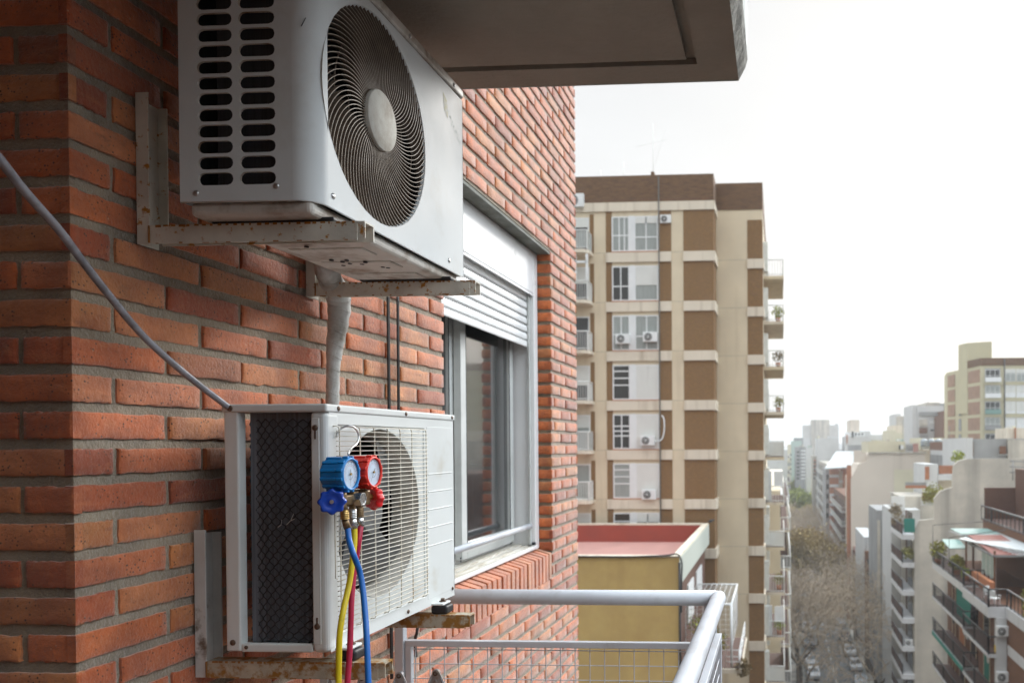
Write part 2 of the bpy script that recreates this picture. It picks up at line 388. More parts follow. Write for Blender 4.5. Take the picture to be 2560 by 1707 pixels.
# balcony slab above (with a drip groove) and the balcony we stand on
SZ = 34.30
s = MB(); GX, GY, EX, EY = 1.171, 2.709, 1.341, 2.873
s.box(-2.2, -3.2, SZ, GX, GY, SZ + .045); 
s.box(-2.2, -3.2, SZ + .022, GX + .001, GY + .034, SZ + .05); s.box(GX, -3.2, SZ + .0222, GX + .034, GY + .0335, SZ + .0502)
s.box(GX + .034, -3.2, SZ, EX, EY, SZ + .0451); s.box(-2.2, GY + .034, SZ - .0002, GX + .034, EY, SZ + .0199)
s.box(-2.2, -3.2, SZ + .0452, EX - .002, EY - .002, SZ + .16)
o = s.build('balcony_ceiling', M['soffit'], bb)
n = 60; fe = MB(); vs = []
for i in range(n + 1):
    y = EY + .004 - 6.07*i/n; jx = random.uniform(-.004, .004); jz = random.uniform(-.006, .006)
    vs += [(EX - .001, y, SZ - .001), (EX + .024 + jx, y, SZ + .045 + jz), (EX + .032, y, SZ + .075 + jz*.5), (EX + .032, y, SZ + .24)]
fe.add(vs, [(4*i+j, 4*i+j+1, 4*i+5+j, 4*i+4+j) for i in range(n) for j in (0, 1)], 0, False)
fe.add(vs, [(4*i+2, 4*i+3, 4*i+7, 4*i+6) for i in range(n)], 1, False)
fe.add([(EX-.001, EY+.004, SZ-.001), (EX+.024, EY+.004, SZ+.045), (EX+.032, EY+.004, SZ+.075), (EX+.032, EY+.004, SZ+.24), (-2.2, EY+.004, SZ+.24), (-2.2, EY+.004, SZ-.001)], [(0,1,2,3,4,5)], 1)
fe.box(-2.2, -3.2, SZ + .2, EX + .03, EY, SZ + .24, 1)
fe.build('slab_edge', [M['slab_rough'], M['slab_face']], o)
s = MB(); s.box(-2.2, -3.2, 31.25, 1.33, 2.88, 31.40); s.build('balcony_floor', M['floor_tile'], bb)
s = MB(); s.box(-2.2, -3.2, 31.40, -1.7, YC, SZ); s.box(-1.7, -3.2, 31.40, .9, -2.9, SZ); s.build('inner_wall', M['inner_wall'], bb)

# window
XF = -.088
win = MB()
fz0, fz1 = 32.335, ZT - .012
# outer casing: frame round the opening, front face at XF
win.rbox(XF - .03, YW1 - .078, fz0 - .01, XF, YW1 - .001, fz1 - .001, .005)
win.rbox(XF - .03, YW0 + .002, fz0 - .01, XF, YW0 + .07, fz1 - .001, .005)
win.box(XF - .16, YW1 - .082, fz0 + .02, XF - .03, YW1 - .06, fz1 - .002)          # deep reveal, right
win.box(XF - .16, YW0 + .06, fz0 + .02, XF - .03, YW0 + .08, fz1 - .002)
win.box(XF - .20, YW0 + .003, fz0 - .012, XF - .17, YW1 - .003, fz0 + .05)
win.box(XF - .20, YW0 + .003, fz1 - .06, XF - .17, YW1 - .003, fz1 - .003)
wf = win.build('window', M['upvc'], bb, bevel=.002)
b = MB(); b.rbox(XF - .15, YW0 + .071, 33.968, XF - .001, YW1 - .079, fz1 - .002, .006); b.box(XF - .012, YW0+.071, 33.955, XF - .003, YW1-.079, 33.9675)
b.build('shutter_box', M['upvc'], wf)
# roller shutter curtain
sh = MB(); pr = []; z = 33.64; XS = XF - .045
prof = [(XS - .006, z - .012), (XS + .004, z - .012), (XS + .006, z - .004), (XS + .006, z + .022), (XS - .001, z + .028)]
z += .028
while z < 33.99:
    prof += [(XS - .001, z + .001), (XS + .0055, z + .008), (XS + .0075, z + .024), (XS + .0055, z + .040), (XS - .001, z + .047)]; z += .050
prof += [(XS - .006, z)]
sh.prism(prof, 'Y', YW0 + .075, YW1 - .082)
so_ = sh.build('roller_shutter', M['shutter'], wf)
hl = MB(); z = 33.668
while z < 33.96:
    yy = YW0 + .12
    while yy < YW1 - .12: hl.box(XS + .0005, yy, z - .0045, XS + .0035, yy + .012, z - .0005); yy += .026
    z += .050
hl.build('slat_hole', M['ink'], so_)['kind'] = 'stuff'
g = MB(); g.box(XS + .009, YW1 - .105, fz0 + .03, XS + .020, YW1 - .083, 33.955); g.build('guide_rail', M['frame_grey'], wf)
# sliding leaves and glass
XG = -.235
def leaf(y0, y1, x, st=.075):
    f = MB(); za, zb = fz0 + .05, 34.18
    f.rbox(x - .02, y0, za, x + .02, y0 + st, zb, .003); f.rbox(x - .02, y1 - st, za, x + .02, y1, zb, .003)
    f.box(x - .02, y0 + st, za, x + .02, y1 - st, za + .085); f.box(x - .02, y0 + st, zb - .07, x + .02, y1 - st, zb)
    fo = f.build('sash', M['frame_grey'], wf)
    q = MB(); q.box(x - .022, y0 + st - .006, za + .08, x + .021, y0 + st - .0005, zb - .065); q.box(x - .022, y1 - st + .0005, za + .08, x + .021, y1 - st + .007, zb - .065)
    q.build('seal', M['seal'], wf)
    p = MB(); p.box(x - .003, y0 + st, za + .085, x + .003, y1 - st, zb - .07); p.build('pane', M['glass'], wf)
M['glass'] = mat('window_glass', (.018,.022,.024), .03, .0, 1, spec=1.0, coat=1.0)
leaf(4.185, 5.03, XG); leaf(3.52, 4.21, XG - .045)
q = MB(); q.box(XG - .11, YW0, fz0, XG - .09, YW1, 34.24); q.build('room_shade_sheet', M['dark'], wf)  # near-black sheet stands in for the unlit room behind the glass
# sill metal and the white bar across
q = MB(); q.prism([(XF + .004, ZS + .036), (XF + .004, ZS + .056), (XF - .012, ZS + .058), (XF - .014, ZS + .048), (XF - .045, ZS + .05), (XF - .047, ZS + .06), (XF - .055, ZS + .06), (XF - .057, ZS + .052), (XF - .09, ZS + .054), (XF - .092, ZS + .066), (XF - .10, ZS + .066), (XF - .17, ZS + .06), (XF - .17, ZS + .02)], 'Y', YW0 + .004, YW1 - .079)
q.build('sill', M['sill'], wf)
q = MB(); q.rbox(XF - .006, YW0 + .004, ZS + .034, XF + .012, YW1 - .077, ZS + .056, .004); q.build('sill_edge', M['upvc'], wf)
q = MB(); q.tube([(XF - .035, YW0 + .06, 32.480), (XF - .035, YW1 - .075, 32.480)], .0175, 16); q.build('safety_bar', M['rail'], wf)
q = MB()
for zz in (32.385, 32.40): q.cyl((XG + .02, 4.16, zz), (1,0,0), .006, .004, 10)
q.cyl((XF - .005, YW1 - .10, ZS + .062), (0,0,1), .013, .016, 12); q.build('stopper', M['seal'], wf)

q = MB(); q.box(-1.69, -.62, 33.45, 1.30, -.42, SZ - .003); q.build('added_shade_beam', M['soffit'], bb)  # unseen beam, added to shade the upper unit and near wall

# ================================================================ air conditioners
def plate(mb, fr, rect, c, shape, m=0, lip=0.003, mlip=None, lipr=0.0):
    """flat panel rect (u0,v0,u1,v1) with a hole round c; shape(angle)->radius; fr(u,v,d)->xyz with d the outward distance"""
    u0, v0, u1, v1 = rect
    an = [2*math.pi*i/40 for i in range(40)] + [math.atan2(v-c[1], u-c[0]) % (2*math.pi) for u in (u0, u1) for v in (v0, v1)]
    an = sorted(set(round(a, 6) for a in an)); n = len(an); vo = []; vi = []; vb = []
    for a in an:
        dx, dy = math.cos(a), math.sin(a); t = 1e9
        if dx > 1e-9: t = min(t, (u1-c[0])/dx)
        if dx < -1e-9: t = min(t, (u0-c[0])/dx)
        if dy > 1e-9: t = min(t, (v1-c[1])/dy)
        if dy < -1e-9: t = min(t, (v0-c[1])/dy)
        r = shape(a)
        vo.append(fr(c[0]+dx*t, c[1]+dy*t, 0)); vi.append(fr(c[0]+dx*r, c[1]+dy*r, 0)); vb.append(fr(c[0]+dx*(r-lipr), c[1]+dy*(r-lipr), -lip))
    mb.add(vo+vi+vb, [(i, (i+1) % n, n+(i+1) % n, n+i) for i in range(n)], m, False)
    mb.add(vi+vb, [(i, (i+1) % n, n+(i+1) % n, n+i) for i in range(n)], m if mlip is None else mlip, False)
def stadium(w, h):
    a_, r = w/2 - h/2, h/2
    def f(t):
        c, s = abs(math.cos(t)), abs(math.sin(t))
        if s > 1e-9 and (r/s)*c <= a_: return r/s
        return a_*c + math.sqrt(max(0, r*r - a_*a_*s*s))
    return f

def fan(parent, c, r, blades, depth, twist=.9, m='fan_grey'):
    f = MB(); f.cyl((c[0]-depth-.02, c[1], c[2]), (1,0,0), r*.26, .045, 24)
    for k in range(blades):
        a0 = 2*math.pi*k/blades + .5; vs = []; NR, NA = 8, 7
        for i in range(NR):
            rr = r*(.24 + .70*i/(NR-1))
            for j in range(NA):
                t = j/(NA-1); a = a0 + (t-.5)*(1.15 + .25*i/NR) + .35*i/NR
                vs.append((c[0]-depth + (t-.5)*.055, c[1]+rr*math.cos(a), c[2]+rr*math.sin(a)))
        f.add(vs, [(i*NA+j, i*NA+j+1, (i+1)*NA+j+1, (i+1)*NA+j) for i in range(NR-1) for j in range(NA-1)], 0, True)
    return f.build('fan', M[m], parent)

def screw(mb, c, ax, r=.005, m=0):
    if isinstance(mb, tuple):
        b_ = MB(); screw(b_, c, ax, r); return b_.build('screw', M[mb[1]], mb[0])
    mb.lathe(c, ax, [(r*1.25, 0), (r*1.2, .0012), (r*.8, .0028), (0.0001, .0034)], 12, m)

# ---- upper unit
ux0, ux1, uy0, uy1, uz0, uz1 = .150, .462, 1.715, 2.545, 33.545, 34.112
ac1 = thing('air_conditioner', (ux1, uy0, uz0), 'upper white outdoor unit with round swirl fan guard and slotted side, under the balcony slab', 'air conditioner', 'outdoor units on brackets')
c = MB(); RC = .052
fr_s = lambda u, v, d: (u, uy0 - d, v)
fr_f = lambda u, v, d: (ux1 + d, u, v)
# side panel: two columns of slots
sx0, sx1, sx2 = ux0 + .018, .2855, ux1 - RC - .004
SP = .0352; zb = 33.576
rows = int((uz1 - zb)/SP)
for k in range(rows):
    za = zb + k*SP; zz = min(za + SP, uz1)
    for (a, b, cc, w) in ((sx0, sx1, .2335, .081), (sx1, sx2, .3305, .083)):
        plate(c, fr_s, (a, za, b, zz), (cc, za + SP/2), stadium(w, .0278), 0, .006, 1, -.0)
zt_ = zb + rows*SP
for (a, za, b, zz) in ((ux0, uz0, sx0, uz1), (sx2, uz0, ux1 - RC, uz1), (sx0, uz0, sx2, zb), (sx0, zt_, sx2, uz1)):
    if zz - za > 1e-4: c.quad(fr_s(a, za, 0), fr_s(b, za, 0), fr_s(b, zz, 0), fr_s(a, zz, 0))
n = 14
vs = []
for i in range(n + 1):
    t = math.pi/2*i/n
    for z in (uz0, uz1): vs.append((ux1 - RC + RC*math.sin(t), uy0 + RC - RC*math.cos(t), z))
c.add(vs, [(2*i, 2*i+2, 2*i+3, 2*i+1) for i in range(n)], 0, True)
FC = (2.007, 33.832); FR = .262
plate(c, fr_f, (uy0 + RC, uz0, 2.30, uz1), FC, lambda a: FR, 0, .008, 0, .004)
c.quad(fr_f(2.30, uz0, 0), fr_f(uy1, uz0, 0), fr_f(uy1, uz1, 0), fr_f(2.30, uz1, 0))
c.box(ux0, uy1 - .002, uz0, ux1, uy1, uz1); c.box(ux0, uy0 + .002, uz0, ux0 + .002, uy1, uz1)
# lower rolled edge
c.tube([(ux0, uy0 + .003, uz0), (ux1 - RC, uy0 + .003, uz0)] + [(ux1 - RC + (RC-.003)*math.sin(t), uy0 + RC - (RC-.003)*math.cos(t), uz0) for t in [math.pi/2*i/6 for i in range(1, 7)]] + [(ux1 - .003, uy1, uz0)], .003, 8)
cas = c.build('casing', [M['ac_white'], M['ac_old']], ac1)
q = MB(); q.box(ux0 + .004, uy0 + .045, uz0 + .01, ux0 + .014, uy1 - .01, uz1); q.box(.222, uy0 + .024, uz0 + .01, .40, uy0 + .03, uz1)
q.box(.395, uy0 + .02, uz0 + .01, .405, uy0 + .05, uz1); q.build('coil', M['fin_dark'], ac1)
q = MB(); q.box(.20, uy0 + .06, uz0 + .006, .21, uy1 - .01, uz1 - .005); q.box(.15, uy0+.004, uz1 - .012, ux1 - .006, uy1 - .003, uz1 - .006); q.build('cavity_shade_panel', M['dark'], ac1)  # near-black panels stand in for the shade inside the casing
q = MB(); q.rbox(ux0 - .004, uy0 - .004, uz1 + .004, ux1 + .004, uy1 + .004, uz1 + .036, .009, 0, 3); q.box(ux0 + .01, uy0 + .01, uz1 - .002, ux1 - .01, uy1 - .01, uz1 + .006)
q.build('lid', M['ac_old'], ac1)
q = MB(); q.rbox(ux0 + .012, uy0 + .012, uz0 - .030, ux1 - .016, uy1 - .010, uz0 + .004, .012, 0, 3)
for i in range(4): q.rbox(ux0 + .05, uy0 + .16 + i*.15, uz0 - .034, ux1 - .06, uy0 + .24 + i*.15, uz0 - .026, .006, 0, 2)
bp = q.build('base_pan', M['ac_old'], ac1)
q = MB(); 
for (dx, dy) in ((.10,.33),(.12,.35),(.14,.335),(.13,.37),(.10,.39),(.16,.38),(.18,.36),(.20,.42),(.21,.43),(.12,.18)): q.cyl((ux0+dx, uy0+dy+.1, uz0-.0352), (0,0,1), .006, .003, 10)
q.build('drain_hole', M['dark'], bp)['kind'] = 'stuff'
# swirl guard
gd = MB(); NS = 84; XGd = ux1 - .0015
for k in range(NS):
    a0 = 2*math.pi*k/NS; R_ = []
    for i in range(19):
        t = i/18; r = .072 + (FR - .0015 - .072)*t; a = a0 + rad(33)*t**1.6
        bulge = .004*math.sin(math.pi*t)
        R_.append((r, a, bulge))
    vs = []
    for i, (r, a, bl) in enumerate(R_):
        r2, a2 = R_[min(i+1, 18)][:2]; r1, a1 = R_[max(i-1, 0)][:2]
        d = Vector((r2*math.cos(a2)-r1*math.cos(a1), r2*math.sin(a2)-r1*math.sin(a1))).normalized(); nx_, ny_ = -d.y*.00075, d.x*.00075
        cy_, cz_ = FC[0] + r*math.cos(a), FC[1] + r*math.sin(a)
        for sg, dx in ((-1, 0), (1, 0), (1, -.013), (-1, -.013)): vs.append((XGd + bl + dx, cy_ + nx_*sg, cz_ + ny_*sg))
    m_ = len(R_)
    gd.add(vs, [(4*i, 4*i+1, 4*i+5, 4*i+4) for i in range(m_-1)], 0, False)
    gd.add(vs, [(4*i+1, 4*i+2, 4*i+6, 4*i+5) for i in range(m_-1)] + [(4*i+3, 4*i, 4*i+4, 4*i+7) for i in range(m_-1)], 1, False)
for rr in (.135, .196):
    gd.tube([(XGd - .009, FC[0] + rr*math.cos(a), FC[1] + rr*math.sin(a)) for a in [2*math.pi*i/60 for i in range(61)]], .002, 5, 1, False)
go = gd.build('fan_guard', [M['wire_dusty'], M['slat']], ac1)
q = MB(); q.lathe((XGd + .001, *FC), (1,0,0), [(.0745, -.006), (.0745, .0065), (.0725, .008), (.0001, .0082)], 44); q.build('guard_cap', M['ac_old2'], go)
q = MB(); q.lathe((ux1, *FC), (1,0,0), [(FR + .0005, .0003), (FR - .0005, -.001), (FR - .002, -.022)], 64); q.build('guard_rim', M['ac_old'], go)
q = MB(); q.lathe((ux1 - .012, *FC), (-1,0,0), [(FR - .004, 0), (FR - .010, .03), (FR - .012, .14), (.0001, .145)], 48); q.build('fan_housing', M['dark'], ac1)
fan(ac1, (ux1, *FC), .25, 3, .07, m='dark')
q = (ac1, 'steel')
for p in ((.187, uy0, 33.563), (.372, uy0, 33.575)): screw(q, (p[0], p[1], p[2]), (0,-1,0), .0055)
for yy, zz in ((uy0 + RC + .018, 33.572), (2.43, 33.572)):
    screw(q, (ux1, yy, zz), (1,0,0), .006)
for yy in (2.17, 2.47, 1.90): screw(q, (ux1 + .004, yy, uz1 + .018), (1,0,0), .005)
q = MB()      # scuffs and the torn sticker
q.tube([(ux1-.012, uy0+.0125, 34.045), (ux1-.008, uy0+.0155, 34.038), (ux1-.006, uy0+.018, 34.032)], .0009, 5)
q.tube([(ux1-.03, uy0+.0025, 33.925), (ux1-.022, uy0+.0062, 33.945)], .0008, 5)
q.build('scuff', M['ink'], cas)
q = MB(); random.seed(3)
st = [(2.395, 34.075), (2.425, 34.060), (2.432, 34.030), (2.426, 34.008), (2.412, 34.02), (2.402, 34.028), (2.398, 34.05)]
q.add([(ux1 + .0005, y, z) for y, z in st], [tuple(range(len(st)))], 0); 
M['sticker'] = mat('torn_sticker', (.62,.62,.30), .7, .2, 60, dirt=(.66,.68,.66), dcov=.5, dsc=60)
M['sticker_glue'] = mat('sticker_residue', (.52,.62,.60), .7, .1, 60)
for i in range(26):
    y = 2.425 + .004*i + random.uniform(-.003, .003); z = 34.035 - .0027*i + random.uniform(-.014, .006); w = random.uniform(.002, .006)
    q.add([(ux1 + .0006, y, z), (ux1 + .0006, y + w, z - w*.5), (ux1 + .0006, y + w*.6, z + w)], [(0,1,2)], 1)
q.build('sticker', [M['sticker'], M['sticker_glue']], cas)
for yy in (1.79, 2.44):      # rubber feet
    q = MB(); q.rbox(.18, yy - .02, 33.5115, .47, yy + .035, 33.522, .004); q.rbox(.20, yy - .012, 33.5095, .45, yy + .026, 33.5125, .001)
    q.build('rubber_foot', M['rubber'], ac1)

# ---- lower unit
lx0, lx1, ly0, ly1, lz0, lz1 = .108, .370, 1.905, 2.676, 32.492, 33.104
ac2 = thing('air_conditioner', (lx1, ly0, lz0), 'lower white outdoor unit with square wire guard, dark netted coil and gauges hung on it', 'air conditioner', 'outdoor units on brackets')
c = MB()
c.rbox(lx0, ly0, lz0, .145, ly0 + .03, lz1 - .018, .004)                      # rear post
c.rbox(.326, ly0, lz0 - .003, lx1, ly0 + .06, lz1 - .018, .013, 0, 4)              # front column
c.rbox(.333, ly0 - .0015, lz0 + .02, .352, ly0 + .002, lz1 - .035, .0012)
c.box(lx0, ly1 - .003, lz0, lx1 - .001, ly1, lz1 - .018); c.box(lx0, ly1 - .25, lz0, lx0 + .002, ly1 - .003, lz1 - .018)
fr_l = lambda u, v, d: (lx1 - .001 + d, u, v)
ga, gb, gza, gzb = 1.930, 2.452, 32.525, 33.055
y_a = ly0 + .03
LC = (2.183, 32.812); LR = .235
fr_r = lambda u, v, d: (lx1 - .005 + d, u, v)
plate(c, fr_r, (ga + .004, gza + .004, gb - .004, gzb - .004), LC, lambda a: LR if True else 0, 0, .006, 0, .003)
def fq(a, za, b, zb_, x0=0, x1=0): c.quad(fr_l(a, za, 0), fr_l(b, za, 0), fr_l(b, zb_, 0), fr_l(a, zb_, 0))
fq(ly0 + .013, lz0 - .003, ga, lz1 - .018); fq(gb, lz0 - .003, ly1, lz1 - .018); fq(ga, lz0 - .003, gb, gza); fq(ga, gzb, gb, lz1 - .018)
A = [(ga, gza), (gb, gza), (gb, gzb), (ga, gzb)]; B = [(ga+.004, gza+.004), (gb-.004, gza+.004), (gb-.004, gzb-.004), (ga+.004, gzb-.004)]
for i in range(4):
    j = (i+1) % 4; c.quad(fr_l(*A[i], 0), fr_l(*A[j], 0), fr_r(*B[j], 0), fr_r(*B[i], 0))
for zz in (33.072, 32.908, 32.852, 32.795, 32.738, 32.68):                 # pressed grooves right of the guard
    if zz < 33.05: c.prism([(lx1 - .0012, zz - .003), (lx1 + .0016, zz + .001), (lx1 - .0012, zz + .004)], 'Y', 2.472, 2.655)
c.rbox(lx1 - .003, 2.466, 32.512, lx1 - .0003, 2.662, 33.060, .0012)
c.rbox(lx0 + .036, ly0 + .002, lz0 - .002, .327, ly0 + .02, lz0 + .019, .004, 0, 2)
c.rbox(lx0, ly0 + .02, lz0, lx1 - .002, ly1, lz0 + .01, .003)
# bent piece of the bottom rail
cas2 = c.build('casing', [M['ac_cream']], ac2)
q = MB(); q.rbox(lx0 - .004, ly0 - .004, lz1 - .020, lx1 + .003, ly1 + .004, lz1, .005, 0, 3); q.build('lid', M['ac_cream'], ac2)
# coil with netting
q = MB(); 
q.box(.160, ly0 + .024, lz0 + .02, .327, ly0 + .040, lz1 - .02); 
vs = []
for i in range(9):
    t = math.pi/2*i/8
    for z in (lz0 + .012, lz1 - .02): vs.append((.170 - .016*math.sin(t), ly0 + .040 - .016*math.cos(t), z))
q.add(vs, [(2*i, 2*i+2, 2*i+3, 2*i+1) for i in range(8)], 0, True)
q.box(.1535, ly0 + .04, lz0 + .012, .170, ly1 - .02, lz1 - .02)
co = q.build('coil', M['fin'], ac2)
random.seed(5)
nb = MB(); px_, pz_ = .0225, .0285; NI = 15; NJ = int((lz1 - .025 - lz0 - .02)/pz_*2)
jt = {}
def key(i, j, e=0):
    if (i, j, e) not in jt:
        u = max(0, min(1, (i + .35*math.sin(j*.21))/NI)); x = .152 + .174*u**1.22; dep = .020*(1-u)**3
        z = lz0 + .022 + pz_*.5*j + e*.0022 + .0015*math.sin(i*1.3)
        jt[(i, j, e)] = Vector((x + random.uniform(-.0005, .0005), ly0 + .0145 + dep, z))
    return jt[(i, j, e)]
for j in range(NJ):
    for i in range(NI + 1):
        if (i + j) % 2 == 0:
            nb.tube([key(i, j, -1), key(i, j, 1)], .0021, 5, 0, False)
            for di in (-1, 1):
                if 0 <= i + di <= NI: nb.tube([key(i, j, 1), key(i + di, j + 1, -1)], .00165, 4, 0, False)
nb.build('netting', M['netting'], co)
q = MB()
for (xa, za, xb, zb_) in ((.240,32.800,.248,32.806),(.248,32.806,.2495,32.818),(.262,32.806,.273,32.817),(.273,32.817,.280,32.833),(.272,32.816,.282,32.820)):
    q.add([(xa, ly0+.006, za-.0009), (xb, ly0+.006, zb_-.0009), (xb+.0004, ly0+.006, zb_+.0009), (xa, ly0+.006, za+.0009), (xa, ly0+.0075, za-.0009), (xb, ly0+.0075, zb_-.0009), (xb+.0004, ly0+.0075, zb_+.0009), (xa, ly0+.0075, za+.0009)], [(0,1,2,3),(4,7,6,5),(0,4,5,1),(3,2,6,7)])
q.build('broken_tie', M['bgw0'], co)
# fan, shroud, motor stay
q = MB(); q.lathe((lx1 - .006, *LC), (-1,0,0), [(LR - .003, 0), (LR - .006, .012), (LR - .014, .028), (LR - .020, .060), (LR - .020, .075)], 56); q.build('fan_shroud', M['shroud'], ac2)
q = MB(); q.lathe((lx1 - .082, *LC), (-1,0,0), [(LR - .02, 0), (LR + .004, .01), (LR + .004, .08), (.0001, .09)], 40); q.build('cavity_shade_panel', M['dark'], ac2)  # near-black drum stands in for the shade behind the fan
fan(ac2, (lx1, *LC), .215, 3, .055, m='fan_grey')
# wire guard
g = MB(); xw = lx1 + .012
VY = [1.945, 2.043, 2.118, 2.193, 2.266, 2.340, 2.436]
z = gza + .014; kk = 0
while z < gzb - .012:
    yb = 1.930 if kk % 1 == 0 else 1.935
    g.tube([(xw + .0012, yb - .003 + random.uniform(-.001, .001), z), (xw + .0012, 2.20, z + random.uniform(-.0006, .0006)), (xw + .0012, 2.442, z)], .00135, 6, 0, True); z += .01245; kk += 1
for y in VY:
    g.tube([(lx1 - .004, y - .012, gzb - .006), (xw - .004, y - .010, gzb - .005), (xw - .001, y - .004, gzb - .008), (xw - .001, y, gzb - .016), (xw - .001, y, 32.8), (xw - .001, y, gza + .014), (xw - .004, y, gza + .006), (lx1 - .004, y, gza + .004)], .0016, 6, 0, True)
g.tube([(xw, 1.945, gzb - .0065), (xw, 2.436, gzb - .0065)], .0015, 6)
g.tube([(xw, 1.927, 32.67), (xw - .002, 1.922, 32.672), (xw - .002, 1.921, 32.84), (xw, 1.927, 32.842)], .0013, 6)
g.build('wire_guard', M['wire_cream'], ac2)
q = MB()
for zz in (33.045, 32.556):
    q.lathe((.3425, ly0 - .001, zz), (0,-1,0), [(.0075, 0), (.0075, .0015), (.005, .003), (.0001, .004)], 14); q.box(.3405, ly0 - .0028, zz + (-.028 if zz > 33 else .005), .3445, ly0 - .0014, zz + (-.005 if zz > 33 else .022))
q.build('keyhole', M['screw'], ac2); q = (ac2, 'screw')
screw(q, (.127, ly0 - .004, lz1 - .010), (0,-1,0), .0062); screw(q, (.125, ly0, lz0 + .022), (0,-1,0), .006); screw(q, (.158, ly0 + .002, lz0 + .010), (0,-1,0), .004)
for yy in (1.955, 2.32, 2.655): screw(q, (lx1 + .003, yy, lz1 - .010), (1,0,0), .0052)
screw(q, (lx1, 2.33, lz0 + .012), (1,0,0), .0052); screw(q, (lx1, 2.655, 32.515), (1,0,0), .0052)
for yy in (1.965, 2.52):
    q = MB()
    q.rbox(.365, yy - .030, 32.4885, .408, yy + .030, 32.496, .003)
    o_ = (.392, yy + .004)
    q.rbox(o_[0]-.028, yy - .024, 32.461, o_[0]+.026, yy + .030, 32.487, .007, 1, 3)
    q.cyl((o_[0], o_[1], 32.4965), (0,0,1), .011, .003, 6, 2); q.cyl((o_[0], o_[1], 32.499), (0,0,1), .006, .008, 10, 2)
    q.build('mounting_foot', [M['ac_cream'], M['rubber'], M['screw']], ac2)

# ---------------------------------------------------------------- wall brackets
def bracket(yc, zt, x_tip, z_up, mt, label, side=1, h=.042, w=.042, rust=False):
    """steel bracket: flat wall upright and channel arm; near flange at y=yc"""
    t = thing('wall_bracket', (0, yc, zt), label, 'bracket', 'steel brackets under the outdoor units')
    u = MB(); th = .004
    u.box(.004, yc, zt - h, .034, yc + th, z_up); u.box(.004, yc + th, zt - h, .008, yc + w + .02, z_up - .012); u.box(.004, yc + w + .02, zt - h + .02, .030, yc + w + .024, z_up - .012)
    uo = u.build('upright', mt, t, bevel=.001)
    a = MB(); a.box(.0345, yc - .001, zt - h, x_tip - .018, yc + th - .001, zt - .0042); a.box(.0345, yc - .001, zt - .004, x_tip, yc + w, zt)
    a.box(.0345, yc + w - .004, zt - h + .004, x_tip, yc + w - .0001, zt - .0042)
    a.box(x_tip - .018, yc + .0002, zt - h + .004, x_tip, yc + th - .0012, zt - .0042)
    random.seed(int(yc*100)); a.tube([(.035, yc - .002, zt - h + .002), (.036, yc - .003, zt - h*.5), (.035, yc - .002, zt - .001)], .0022, 6, 1)
    for i in range(26):
        x = .05 + (x_tip - .06)*i/26; a.box(x, yc - .0018, zt - .003 + random.uniform(-.002, 0), x + random.uniform(.003, .016), yc + .0002, zt + .0006, 1)
        if i % 3 == 0: a.box(x, yc - .0016, zt - h - .0004, x + random.uniform(.003, .020), yc + .0002, zt - h + random.uniform(.001, .003), 1)
    a.build('arm', [mt, M['rust_edge']], t)
    q = MB()
    for i in range(5):
        zz = zt + .05 + i*(z_up - zt - .08)/4
        if zz < z_up - .02: q.cyl((.0078, yc + .022, zz), (1,0,0), .0105, .002, 14)
    q.build('bolt_hole', M['dark'], uo)
    return t
bracket(1.768, 33.509, .545, 33.815, M['rusty'], 'rusty white bracket holding the near end of the upper outdoor unit')
bracket(2.428, 33.509, .545, 33.70, M['rusty'], 'rusty white bracket holding the far end of the upper outdoor unit')
bracket(1.935, 32.459, .497, 32.79, M['rusty_more'], 'rusty bracket with dull white upright under the near end of the lower outdoor unit')
bracket(2.495, 32.459, .492, 32.79, M['rusty_more'], 'heavily rusted bracket under the far end of the lower outdoor unit')
for o in list(COL.objects):
    if o.name.startswith('upright') and abs(o.parent.location.z - 32.459) < .01: o.data.materials[0] = M['bracket_white']

# ---------------------------------------------------------------- pipes, cables, hose
def path_px(pts, n=6):
    """[(px,py,plane,value)] -> smooth 3-D polyline"""
    P = [at(p[0], p[1], **{p[2]: p[3]}) for p in pts]; outp = []
    for i in range(len(P)-1):
        p0 = P[max(i-1, 0)]; p1 = P[i]; p2 = P[i+1]; p3 = P[min(i+2, len(P)-1)]
        for k in range(n):
            t = k/n; outp.append(.5*((2*p1) + (p2-p0)*t + (2*p0-5*p1+4*p2-p3)*t*t + (3*p1-p0-3*p2+p3)*t*t*t))
    return outp + [P[-1]]
pp = path_px([(812,640,'X',.10),(822,690,'X',.085),(846,745,'X',.062),(846,800,'X',.055),(838,860,'X',.05),(833,920,'X',.05),(832,980,'X',.05),(830,1060,'X',.05),(828,1300,'X',.05)])
rs = []; random.seed(11)
for i, p in enumerate(pp):
    z = p.z; r = .020 + (.015*max(0, min(1, (z-33.25)/.2)) if z < 33.6 else .015); rs.append(r*(1 + .04*math.sin(i*1.7)))
q = MB(); q.tube(pp, rs, 18); 
ip = q.build('insulated_pipe', M['foam'], None); tag(ip, 'grey tape wrapped refrigerant pipe hanging from the upper unit behind the lower unit', 'pipe')
q = MB(); 
for i in range(len(pp)-2):
    if i % 3 == 0:
        a = (pp[i+1]-pp[i]).normalized(); b = pp[i]; s = a.cross(Vector((1,0,0))).normalized(); r = rs[i]*1.02
        q.tube([b + (s*math.cos(t) + Vector((1,0,0))*math.sin(t))*r + a*(.012*math.sin(t*1.0)) for t in [2*math.pi*j/20 for j in range(21)]], .0011, 5, 0, False)
q.build('tape_seam', M['foam'], ip)
